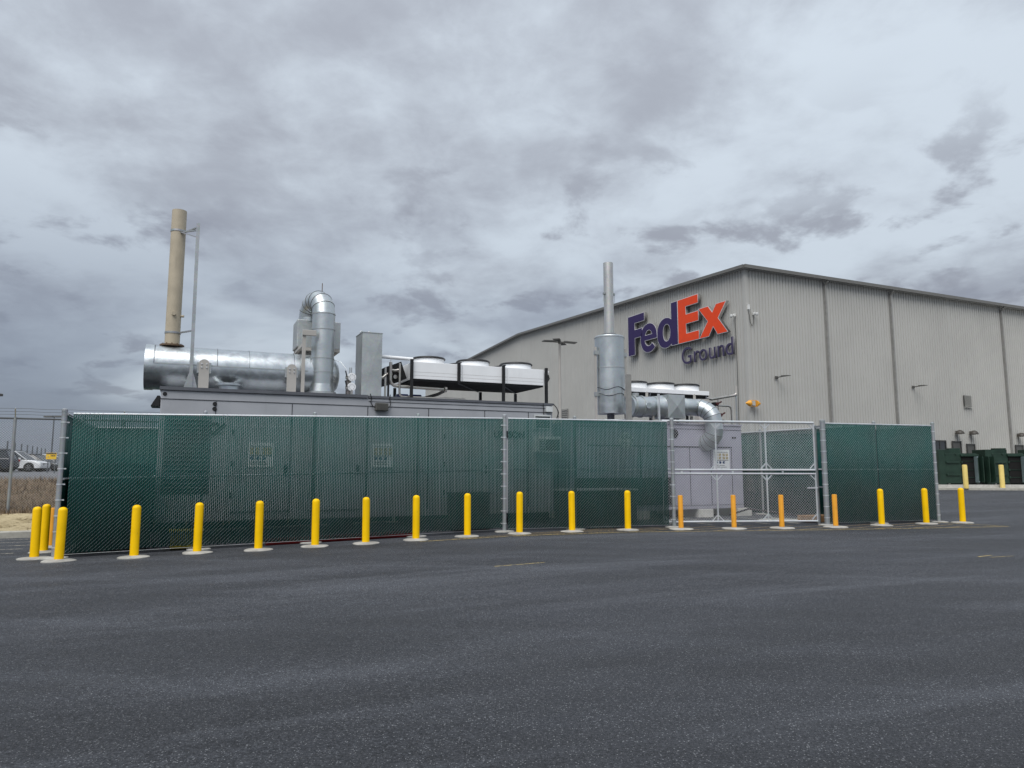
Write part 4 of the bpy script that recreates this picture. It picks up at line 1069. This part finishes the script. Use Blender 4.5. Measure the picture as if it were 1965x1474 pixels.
for v0, v1 in ((BV-.36, RIDGE_V), (RIDGE_V, END_V)):
    z0, z1 = topz(max(v0, BV)), topz(v1)
    m = MB(); x0, x1 = BU-.50, BU-.34
    m.add([(x0, v0, z0-.04), (x1, v0, z0-.04), (x1, v0, z0+.2), (x0, v0, z0+.2), (x0, v1, z1-.04), (x1, v1, z1-.04), (x1, v1, z1+.2), (x0, v1, z1+.2)],
          [(0, 1, 2, 3), (7, 6, 5, 4), (0, 4, 5, 1), (1, 5, 6, 2), (2, 6, 7, 3), (3, 7, 4, 0)]); m.build('rake_trim', 'trim', rf)
m = MB(); m.box(BU-.34, BU-.0, BV-.33, END_V, BH-.10, BH-.09)
for u in (45.61, 53.15, 68.04, 83.2):
    d = MB().box(u-.07, u+.07, BV-.18, BV-.062, .1, BH-.35).build('downspout', 'downspout', wh)
    MB().beam((u, BV-.13, BH-.40), (u, BV-.42, BH-.12), .17, .13).build('offset', 'downspout', d)
    MB().box(u-.135, u-.075, BV-.075, BV-.051, .1, BH-.2).build('seam_flashing', 'downspout', d)
# openings on the long side
def opening(name, u0, u1, z0, z1, fill, hood=None):
    f = MB()
    f.box(u0-.09, u0, BV-.14, BV-.05, z0, z1); f.box(u1, u1+.09, BV-.14, BV-.05, z0, z1); f.box(u0-.09, u1+.09, BV-.14, BV-.05, z1+.001, z1+.10)
    p = MB().box(u0, u1, BV-.085, BV-.055, z0, z1).build(name, fill, wh)
    f.build('frame', 'frame', p); return p
w = opening('window', 57.45, 58.85, 2.4, 3.93, 'glass')
MB().box(58.1, 58.17, BV-.12, BV-.086, 2.4, 3.93).build('mullion', 'frame', w); MB().box(57.45, 58.85, BV-.115, BV-.086, 3.1, 3.16).build('transom', 'frame', w)
opening('service_door', 59.83, 60.85, 1.0, 3.90, 'door'); opening('service_door', 61.75, 62.68, .9, 3.68, 'door'); opening('service_door', 68.6, 69.6, .9, 3.68, 'door')
lv = MB().box(61.75, 62.75, BV-.10, BV-.055, 7.02, 8.02).build('wall_louvre', 'frame', wh)
for i in range(9): MB().beam((61.80, BV-.13, 7.10+i*.105), (62.70, BV-.13, 7.10+i*.105), .11, .02, (0, .7, .7)).build('slat', 'siding', lv)
MB().box(61.68, 62.82, BV-.17, BV-.101, 6.96, 7.015).build('sill', 'siding', lv)
# louvres low on the gable wall, seen under the cooler
for v in (76.6, 68.6):
    lv = MB().box(BU-.10, BU-.055, v-1.2, v+1.2, 4.7, 8.1).build('wall_louvre', 'letterside', wh)
    for i in range(14): MB().beam((BU-.13, v-1.12, 4.85+i*.235), (BU-.13, v+1.12, 4.85+i*.235), .2, .03, (.7, 0, .7)).build('slat', 'siding', lv)
# fittings on the walls are things of their own
def wall_lamp(u, label):
    r = site('wall_lamp', label, 'lamp', u, BV-.06, 8.45, 'flat lamps on the warehouse wall')
    MB().bbox(u-.14, u+.14, BV-.12, BV-.052, 8.33, 8.55, .01).build('back_plate', 'lamp', r)
    MB().beam((u, BV-.1, 8.44), (u+.15, BV-.75, 8.50), .07).build('arm', 'lamp', r)
    m = MB(); m.add([(u+.02, BV-.50, 8.47), (u+.36, BV-.55, 8.47), (u+.46, BV-1.05, 8.49), (u+.12, BV-1.0, 8.49), (u+.02, BV-.50, 8.56), (u+.36, BV-.55, 8.56), (u+.46, BV-1.05, 8.53), (u+.12, BV-1.0, 8.53)],
          [(0, 3, 2, 1), (4, 5, 6, 7), (0, 1, 5, 4), (1, 2, 6, 5), (2, 3, 7, 6), (3, 0, 4, 7)]); m.build('lamp_head', 'lamp', r)
wall_lamp(40.1, 'flat wall lamp between the building corner and the first downspout'); wall_lamp(55.3, 'flat wall lamp between the second downspout and the wall louvre')
for u, z, lb_ in ((60.47, 4.78, 'dome wall lamp above the left service door'), (62.36, 4.78, 'dome wall lamp above the right service door'), (69.1, 4.72, 'dome wall lamp nearest the right picture edge')):
    r = site('dome_lamp', lb_, 'lamp', u, BV-.06, z, 'dome lamps over the service doors')
    m = MB(); m.lathe((u, BV-.36, z-.18), [(0, .36), (.10, .345), (.2, .29), (.29, .19), (.34, .06)], 22); m.build('shade', 'lampbrown', r)
    MB().box(u-.12, u+.12, BV-.2, BV-.052, z-.1, z+.1).build('mount', 'lampbrown', r)
    MB().lathe((u, BV-.36, z-.21), [(0, .12), (.06, .2)], 14).build('lens', 'lampbrown', r)
    MB().cyl((u+.05, BV-.08, z-.18), (u+.05, BV-.08, 3.9), .02, n=6).build('conduit', 'lamp', r)
# security cameras
def dome_cam(name, label, p, n, lead):
    r = site(name, label, 'camera', p[0], p[1], p[2], 'security cameras on the warehouse')
    q = Vector(p); nn = Vector((*n, 0))
    MB().beam(q, q+nn*.30, .07, .07).build('arm', 'camera', r)
    c = q+nn*.36
    m = MB(); m.lathe((c.x, c.y, c.z-.22), [(0, .02), (.03, .07), (.09, .10), (.13, .11), (.22, .11), (.25, .06)], 16); m.build('housing', 'camera', r)
    MB().bbox(q.x-.08+nn.x*.05, q.x+.08+nn.x*.05, q.y-.08+nn.y*.05, q.y+.08+nn.y*.05, q.z-.10, q.z+.12, .02).build('mount', 'camera', r)
    MB().tube(lead, .025, 6).build('lead', 'lamp', r)
dome_cam('dome_camera', 'white dome camera on the gable wall right of the big sign', (BU-.06, 41.2, 13.2), (-1, 0), [(BU-.07, 41.2, 13.0), (BU-.07, 41.15, 9), (BU-.07, 41.2, 4.4)])
dome_cam('dome_camera', 'white dome camera on the long wall near the building corner', (38.1, BV-.06, 13.15), (0, -1), [(38.1, BV-.09, 13.0), (38.05, BV-.09, 12.45), (37.9, BV-.09, 12.2), (37.75, BV-.09, 12.45), (37.62, BV-.09, 13.3)])
r = site('junction_box', 'small white box on the wall above the corner camera cable', 'box', 37.6, BV-.06, 13.4, None)
MB().bbox(37.50, 37.70, BV-.18, BV-.062, 13.42, 13.80, .02).build('case', 'camera', r)
MB().box(37.49, 37.71, BV-.185, BV-.06, 13.805, 13.83).build('lid', 'camera', r)
r = site('bracket_camera', 'small bracket camera on the wall above the white cooler', 'camera', BU-.06, 88, 14.0, None)
MB().beam((BU-.06, 88, 14.0), (BU-.06, 88, 15.0), .1).build('stem', 'lamp', r); MB().beam((BU-.06, 88, 14.95), (BU-1.4, 88.6, 15.0), .12).build('arm', 'lamp', r)
MB().bbox(BU-1.9, BU-1.3, 88.4, 88.9, 14.85, 15.12, .04).build('housing', 'camera', r)
# twin orange warning horns on the corner
hr = site('warning_horns', 'pair of orange cone-shaped warning horns on the building corner', 'horn', 37.75, BV-.5, 6.35)
HU = 37.42
for s in (-1, 1):
    m = MB(); m.lathe((HU+s*.30, BV-.40, 6.36), [(0, .22), (s*.07, .22), (s*.10, .18), (s*.22, .13), (s*.38, .05), (s*.41, .015)], 22, 'x'); m.build('horn', 'cone', hr)
    MB().beam((HU-.32, BV-.40, 6.36+s*.22), (HU+.32, BV-.40, 6.36+s*.22), .035).build('tie_bar', 'cone', hr)
MB().box(HU+.06, HU+.30, BV-.30, BV-.062, 6.2, 6.5).build('mount', 'siding', hr)
MB().box(HU-.12, HU+.12, BV-.50, BV-.31, 6.2, 6.52).build('driver_box', 'siding', hr)

# ------------------------------------------------------------------ big lettered sign on the gable wall
sg = site('wall_sign', 'big purple and orange lettered company sign on the gable wall', 'sign', BU-.06, 48.3, 10.0)
SV, SZ = 55.03, 12.0              # sign origin: reading direction runs towards falling v
def contour_mesh(name, mat, parent, contours, depth0, depth1, grow=0.0):
    cu = bpy.data.curves.new(name, 'CURVE'); cu.dimensions = '2D'; cu.fill_mode = 'BOTH'
    cu.extrude = (depth1-depth0)/2; cu.offset = grow
    for c in contours:
        s = cu.splines.new('POLY'); s.points.add(len(c)-1)
        for i, (x, y) in enumerate(c): s.points[i].co = (x, y, 0, 1)
        s.use_cyclic_u = True
    t = bpy.data.objects.new(name+'_t', cu); scn.collection.objects.link(t)
    me = bpy.data.meshes.new_from_object(t.evaluated_get(bpy.context.evaluated_depsgraph_get()))
    bpy.data.objects.remove(t); bpy.data.curves.remove(cu)
    o3 = ORG[parent.name]
    # local x -> -v, local y -> z, local z (towards viewer) -> -u
    mt = Matrix(((0, 0, -1, (BU-.06)-(depth0+depth1)/2-o3[0]), (-1, 0, 0, SV-o3[1]), (0, 1, 0, SZ-o3[2]), (0, 0, 0, 1)))
    me.transform(mt); me.flip_normals() if mt.determinant() < 0 else None
    me.materials.clear(); me.materials.append(M[mat]); me.name = name
    o = bpy.data.objects.new(name, me); scn.collection.objects.link(o); o.parent = parent; ORG[o.name] = o3
    return o
def ell(cx, cy, rx, ry, a0, a1, n=28, p=2.15):
    out_ = []
    for i in range(n+1):
        a = R(a0+(a1-a0)*i/n); c, s = math.cos(a), math.sin(a)
        out_.append((cx+rx*math.copysign(abs(c)**(2/p), c), cy+ry*math.copysign(abs(s)**(2/p), s)))
    return out_
Hc = 3.70
LF = [[(0, 0), (1.08, 0), (1.08, 1.55), (2.25, 1.55), (2.25, 2.33), (1.08, 2.33), (1.08, 2.95), (2.60, 2.95), (2.60, Hc), (0, Hc)]]
ecx, ecy = 3.22, 1.24
outer = ell(ecx, ecy, 1.24, 1.31, -3, 318, 44)
inner = ell(ecx, ecy, .62, .72, 318, 197, 18)
Le = [outer + inner + [(ecx-.60, ecy-.19), (ecx+1.24, ecy-.19)], ell(ecx, ecy, .56, .70, 22, 158, 16)[::-1]]
dcx, dcy = 5.74, 1.24
bowl = ell(dcx, dcy, 1.24, 1.31, 46, 314, 40)
Ld = [[(7.38, 0), (7.38, Hc), (6.52, Hc), (6.52, bowl[0][1]-.02)] + bowl + [(6.52, bowl[-1][1]+.02), (6.52, 0)], ell(dcx+.10, dcy, .50, .74, 0, 354, 30)[::-1]]
ex = 7.45
LE = [[(ex, 0), (ex+2.63, 0), (ex+2.63, .72), (ex+1.03, .72), (ex+1.03, 1.52), (ex+2.60, 1.52), (ex+2.60, 2.32), (ex+1.03, 2.32), (ex+1.03, 2.98), (ex+2.60, 2.98), (ex+2.60, Hc), (ex, Hc)]]
xx = 10.12
Lx = [[(xx, 0), (xx+1.13, 0), (xx+1.66, .70), (xx+2.14, 0), (xx+3.30, 0), (xx+2.24, 1.27), (xx+3.20, 2.42), (xx+2.06, 2.42), (xx+1.60, 1.84), (xx+1.12, 2.42), (xx-.04, 2.42), (xx+1.04, 1.22)]]
for nm, cont, mat in (('letter_f', LF, 'purple'), ('letter_e', Le, 'purple'), ('letter_d', Ld, 'purple'), ('letter_capital_e', LE, 'red_orange'), ('letter_x', Lx, 'red_orange')):
    side = contour_mesh(nm, 'letterside', sg, cont, .10, .36, .015)
    contour_mesh('edge_trim', 'letteredge', side, cont, .361, .375, .02)
    contour_mesh('face', mat, side, cont, .376, .386, -.022)
for u, z in ((1, 1.9), (3.2, .2), (5.7, .2), (8, 1.9), (11.7, 1.2)):
    MB().beam((BU-.04, SV-u, SZ+z), (BU-.20, SV-u, SZ+z), .08).build('standoff', 'trim', sg)
# second line, thinner letters
cu = bpy.data.curves.new('m', 'FONT'); cu.size = 1.0
def width(s):
    cu.body = s; t = bpy.data.objects.new('m', cu); scn.collection.objects.link(t)
    bpy.context.view_layer.update(); w_ = t.dimensions.x; bpy.data.objects.remove(t); return w_
full = width('Ground'); S = 6.15/full
s2 = site('wall_sign_line', 'small dark lettering line below the big sign', 'sign', BU-.06, 44.4, 10.2)
o3 = ORG[s2.name]; word = 'Ground'
for i, ch in enumerate(word):
    x = width(word[:i+1]) - width(ch) if i else 0
    for part, mat, d, e, bold in (('letter', 'ground_side', .16, .08, -.004), ('face', 'ground_letter', .247, .006, -.004)):
        cu2 = bpy.data.curves.new('t', 'FONT'); cu2.body = ch; cu2.size = S; cu2.extrude = e; cu2.offset = bold
        t = bpy.data.objects.new('t', cu2); scn.collection.objects.link(t)
        me = bpy.data.meshes.new_from_object(t.evaluated_get(bpy.context.evaluated_depsgraph_get()))
        bpy.data.objects.remove(t); bpy.data.curves.remove(cu2)
        mt = Matrix(((0, 0, -1, BU-.06-d-o3[0]), (-1, 0, 0, 47.5-x*S-o3[1]), (0, 1, 0, 10.22-o3[2]), (0, 0, 0, 1)))
        me.transform(mt); me.materials.clear(); me.materials.append(M[mat]); me.name = part
        o = bpy.data.objects.new(part, me); scn.collection.objects.link(o)
        if part == 'letter': o.parent = s2; last = o
        else: o.parent = last
bpy.data.curves.remove(cu)

# ------------------------------------------------------------------ compactor boxes on the far apron
structure(MB().box(33.2, 60, 56.35, 57.0, -.1, .36).build('concrete_slab', 'concrete'))
sl = MB(); sl.v = [(33.2, 57.003, .36), (60, 57.003, .36), (60, 64, .36), (46, 64, .36), (33.2, 59, .36)]; sl.f = [(0, 1, 2, 3, 4)]; sl.sm = [False]; structure(sl.build('concrete_slab_top', 'concrete'))
def compactor():
    r = thing('trash_compactor', 'x', 'compactor', (0, 0, 0), local=True)
    MB().bbox(0, 2.6, .03, 1.5, .08, 2.50, .02).build('hull', 'green', r)
    MB().bbox(-.52, -.01, -.05, 1.6, .03, 2.80, .02).build('end_column', 'green', r)
    MB().bbox(-.5, 1.75, .7, 1.45, 2.503, 2.80, .02).build('hopper', 'green', r)
    MB().bbox(.85, 1.75, .75, 1.3, 2.803, 2.93, .02).build('hopper_cap', 'green', r)
    p = MB().box(.02, 1.28, 0, .028, .1, 2.47).build('front_panel', 'green', r)
    for z in (.72, 1.70): MB().bbox(.06, 1.12, -.09, -.001, z, z+.15, .015).build('rib', 'green', p)
    for u in (.0, .84): MB().bbox(u, u+.09, -.08, -.001, 2.36, 2.48, .015).build('lug', 'green', p)
    MB().box(1.34, 2.34, -.02, .029, .1, 2.22).build('opening_shade_plate', 'shadein', r)  # flat plate on the closed hull, the opening's shade painted black
    for z in (.55, 1.15, 1.85): MB().box(1.35, 2.33, -.06, -.021, z, z+.04).build('cross_bar', 'green', r)
    for u in (1.26,): 
        for z in (.5, 1.1, 1.7): MB().bbox(u, u+.12, -.09, -.021, z, z+.16, .01).build('hinge', 'green', r)
    MB().bbox(1.22, 2.66, -.16, -.0, 2.25, 2.42, .02).build('lintel', 'green', r)
    for i, (u, mt, L) in enumerate(((2.36, 'greenl', .52), (2.72, 'green', .56), (3.22, 'green', .5), (3.6, 'green', .55))):
        d = MB(); d.prism([(-.04, .18), (-.04, 2.24), (.04, 2.24), (.04, .18)], -L, 0); o = d.build('door_leaf', mt, r)
        o.location = (u-.02*i, 0, 0); o.rotation_euler = (0, 0, R(-6+4*i))
        b = MB().cyl((0, -L-.03, .3), (0, -L-.03, 2.15), .03, n=8).build('lock_bar', 'green', o)
    MB().box(2.62, 3.9, .35, 1.2, .05, 2.15).build('rear_chamber', 'coil', r)
    for u in (0, 1.2, 2.3): MB().box(u, u+.16, -.0, 1.4, 0, .078).build('skid', 'coil', r)
    return r
cp = compactor()
for i, (x, lb_) in enumerate(((34.85, 'dark green compactor box directly right of the fence end'), (38.62, 'dark green compactor box, second to the right of the fence'), (42.4, 'dark green compactor box cut by the right picture edge'))):
    o = cp if i == 0 else copy_tree(cp)
    o.location = (x, 57.5, .362); o['label'] = lb_; o['group'] = 'compactor boxes by the warehouse'

# ------------------------------------------------------------------ left background: security fence, cars, poles
FV = 27.2
sf = site('security_fence', 'tall bare chain-link fence with barbed wire on the dry bank', 'fence', -5.04, FV, bank(-5, FV))
zg = bank(-5, FV)
for kx in range(-2, 3):
    u = -5.04+3.05*kx
    p = MB().cyl((u, FV, zg-.3), (u, FV, zg+3.0), .045, n=12).build('post', 'farpost' if kx else 'post', sf)
    MB().beam((u, FV, zg+2.98), (u+.02, FV-.22, zg+3.27), .03).build('barb_arm', 'post', p)
MB().cyl((-11.2, FV, zg+2.96), (1.1, FV, zg+2.96), .03, n=8).build('top_rail', 'farpost', sf)
for i in range(3):
    t = (i+1)/3; pts = [(-11.2+k*.41, FV-.22*t, zg+2.99+.27*t+.008*math.sin(k*2.1)) for k in range(31)]
    w = MB().tube(pts, .006, 4).build('barbed_wire', 'farpost', sf)
a, b = xy(-9.6, FV), xy(-1.9, FV)
o = chain_link('chain_link_wire', sf, (0, 0), (7.7, 0), lambda t: 0.02, lambda t: 2.95, .0030, off=.004, mat='post')
# the wire was laid out from the origin: move it to the run's start in the fence's own frame
sfl = Vector(sf.location); o.location = (-9.6+5.04, 0, 0)
for v in o.data.vertices: v.co += sfl
def car(name, label, L, H, paintm, loc, rz, suv=True, tail=False):
    r = thing(name, label, 'car', loc, rz, local=True)
    W = .92; z0 = .30; belt = H*.60
    # side profile (x forward)
    low = [(-L/2+.05, z0+.1), (-L/2, .55), (-L/2+.03, belt-.05), (-L/2+.15, belt+.02), (L*.18, belt+.0), (L*.40, belt-.13), (L/2-.06, belt-.28), (L/2, .55), (L/2-.08, z0), (-L/2+.3, z0)]
    m = MB(); n = len(low)
    ys = [(-W, .93), (-W+.06, 1.0), (0, 1.02), (W-.06, 1.0), (W, .93)]
    for y, s in ys:
        for x, z in low: m.v.append((x*s, y, z0+(z-z0)*(s if z > .7 else 1)))
    for j in range(len(ys)-1):
        for i in range(n): m.f.append((j*n+i, j*n+(i+1) % n, (j+1)*n+(i+1) % n, (j+1)*n+i)); m.sm.append(True)
    m.f += [tuple(range(n)), tuple(reversed(range((len(ys)-1)*n, len(ys)*n)))]; m.sm += [False, False]
    m.build('body', paintm, r, sharp=40)
    top = [(-L/2+.12, belt), (-L/2+.42 if suv else -L/2+.9, H-.04), (-L*.1, H), (L*.06, H-.03), (L*.24, belt)]
    m = MB(); n = len(top)
    for y, s, zz in ((-W+.05, 1, 0), (-W+.24, .97, 1), (W-.24, .97, 1), (W-.05, 1, 0)):
        for x, z in top: m.v.append((x*s, y if z > belt+.1 or zz == 0 else y, z if zz else belt+(z-belt)*.0+(.0)))
    # cabin: lower ring at the belt, upper ring at the roof
    m = MB(); lo = [(-L/2+.12, belt-.02), (L*.26, belt-.03)]; up = [(-L/2+.48 if suv else -L*.24, H), (L*.06, H)]
    for y0, y1 in ((-W+.04, -W+.22),): pass
    V = [(lo[0][0], -W+.05, belt-.02), (lo[1][0], -W+.05, belt-.02), (lo[1][0], W-.05, belt-.02), (lo[0][0], W-.05, belt-.02),
         (up[0][0], -W+.24, H-.03), (up[1][0], -W+.24, H-.03), (up[1][0], W-.24, H-.03), (up[0][0], W-.24, H-.03)]
    m.add(V, [(0, 1, 5, 4), (1, 2, 6, 5), (2, 3, 7, 6), (3, 0, 4, 7)])
    m.build('glasshouse', 'glass', r)
    MB().bbox(up[0][0]-.05, up[1][0]+.05, -W+.20, W-.20, H-.06, H+.02, .03).build('roof', paintm, r)
    for s in (-1, 1):
        for (xa, xb) in ((lo[0][0], up[0][0]), (lo[1][0], up[1][0]), (-.25, -.3), (L*.02-.9, L*.0-.85)):
            MB().beam((xa, s*(W-.05), belt-.02), (xb, s*(W-.24), H-.04), .07, .04).build('pillar', paintm if paintm != 'carwhite' or xa != -.25 else 'carwhite', r)
        for x in (-L*.30, L*.31):
            m = MB(); m.lathe((x, s*(W-.10), .36), [(0, .40), (s*.115, .40)], 22, 'y'); m.build('wheel_arch', 'tyre', r)
            m = MB(); m.lathe((x, s*(W-.16), .35), [(0, .33), (s*.04, .35), (s*.17, .35), (s*.20, .32)], 24, 'y'); t = m.build('wheel', 'tyre', r)
            m = MB(); m.lathe((x, s*(W+.045), .35), [(0, .235), (s*.006, .225)], 20, 'y'); m.build('rim_ring', 'hatblack', t)
            for k in range(6):
                an = k*math.pi/3; MB().beam((x, s*(W+.058), .35), (x+.22*math.cos(an), s*(W+.055), .35+.22*math.sin(an)), .055, .012, (0, 1, 0)).build('spoke', 'rimalu', t)
        MB().bbox(L/2-.36, L/2-.06, s*W*.74-.14, s*W*.74+.14, belt-.34, belt-.20, .03).build('headlight', 'headlight', r)
        MB().bbox(-L/2-.02, -L/2+.22, s*W*.80-.16, s*W*.80+.14, belt-.24, belt-.04, .03).build('tail_light', 'taillight', r)
        MB().bbox(.62, .82, s*(W+.06)-.06, s*(W+.06)+.06, belt, belt+.14, .02).build('mirror', paintm, r)
    MB().bbox(L/2-.10, L/2+.01, -W*.55, W*.55, .48, belt-.30, .02).build('grille', 'tyre', r)
    MB().bbox(-L/2+.1, L/2-.1, -W+.04, W-.04, .22, .42, .03).build('sill', 'tyre', r)
    return r
def up_z(x, y): u, v = uv(x, y); return bank(u, v)
for nm, lb_, L, H, pm, (x, y), rz in (
    ('parked_car', 'dark blue parked SUV with a red tail light, nearest the left edge', 4.8, 1.74, 'cardark', (-40.7, 54.6), R(196)),
    ('parked_car', 'white parked SUV with big dark wheel arches beyond the wire fence', 4.6, 1.66, 'carwhite', (-41.0, 59.0), R(10)),
    ('parked_car', 'charcoal parked car partly hidden behind the white one', 4.5, 1.5, 'carblack', (-42.3, 63.2), R(8)),
    ('parked_car', 'silver parked car below the yellow sign', 4.5, 1.5, 'carsilver', (-43.9, 67.5), R(8)),
    ('parked_car', 'white parked car farthest back in the row of cars', 4.6, 1.6, 'carwhite', (-46.2, 72.2), R(8))):
    car(nm, lb_, L, H, pm, (x, y, up_z(x, y)), rz)['group'] = 'cars parked beyond the wire fence'
ys_ = thing('yellow_sign', 'yellow notice board with black print beyond the wire fence', 'sign', (-32.3, 50, up_z(-32.3, 50)))
zz = 2.29
MB().box(-32.62, -31.9, 49.97, 50.0, zz, zz+.45).build('board', 'signyellow', ys_)
MB().box(-32.60, -31.92, 49.955, 49.968, zz+.36, zz+.43).build('top_bar', 'ink', ys_)
for q in (0, .09, .17, .25): MB().box(-32.28+q, -32.23+q, 49.955, 49.968, zz+.2, zz+.29).build('print_mark', 'ink', ys_)
MB().box(-32.5, -32.42, 49.955, 49.968, zz+.12, zz+.2).build('print_mark', 'printtan', ys_)
for x in (-32.5, -32.0): MB().beam((x, 50.03, up_z(x, 50)), (x, 50.03, zz+.4), .05).build('stake', 'farpost', ys_)
def far_lamp(label, x, y, h, sides):
    r = thing('lot_light_pole', label, 'lamp', (x, y, up_z(x, y)), 0, 'light poles of the car lot'); z = up_z(x, y)
    MB().tube([(x, y, z), (x, y, h)], [.13, .08], 10).build('pole', 'farpost', r)
    for s in sides:
        MB().bbox(x+min(s*.1, s*1.5), x+max(s*.1, s*1.5), y-.3, y+.3, h-.1, h+.12, .05).build('lamp_head', 'lamp', r)
    MB().bbox(x-.28, x+.28, y-.2, y+.2, z, z+.7, .04).build('pedestal', 'concrete', r)
    return r
far_lamp('distant light pole with twin heads above the yellow sign', -71.0, 110, 9.6, (-1, 1))
far_lamp('light pole whose lamp head pokes in at the left edge', -44.9, 60, 7.85, (1,))
ff = thing('distant_fence', 'distant row of thin fence posts beyond the parked cars', 'fence', (-49.7, 69, up_z(-49.7, 69)))
for i in range(9):
    t = i/8; x, y = -49.7+(-72+49.7)*t, 69+41*t; z = up_z(x, y)
    MB().cyl((x, y, z), (x, y, z+3.0), .075, n=8).build('post', 'farpost', ff)
MB().cyl((-49.7, 69, up_z(-49.7, 69)+1.4), (-72, 110, up_z(-72, 110)+1.5), .04, n=6).build('rail', 'farpost', ff)
MB().cyl((-49.7, 69, up_z(-49.7, 69)+2.2), (-72, 110, up_z(-72, 110)+2.2), .03, n=6).build('rail', 'farpost', ff)

# loose straw and dead grass on the bank
def blades(name, mat, N, ur, vr, hmin, hmax, flat):
    V = np.empty((N, 3, 3)); 
    for i in range(N):
        u, v = rng.uniform(*ur), rng.uniform(*vr); x, y = xy(u, v); z = bank(u, v)-.01
        a = rng.uniform(0, 6.283); h = rng.uniform(hmin, hmax); w = rng.uniform(.006, .014)
        l = h*flat; dx, dy = math.cos(a), math.sin(a)
        V[i, 0] = (x-dy*w, y+dx*w, z); V[i, 1] = (x+dy*w, y-dx*w, z); V[i, 2] = (x+dx*l, y+dy*l, z+h*(1.0 if flat < 1 else .25))
    F = np.arange(N*3).reshape(-1, 3)
    me_o = np_mesh(name, V.reshape(-1, 3), F, mat, None)
    return me_o
blades('loose_straw', 'strawblade', 9000, (-14, -3), (23.35, 26.7), .05, .16, 1.6)
blades('dead_grass', 'deadgrass', 16000, (-16, -3), (26.4, 33.6), .08, .26, .7)
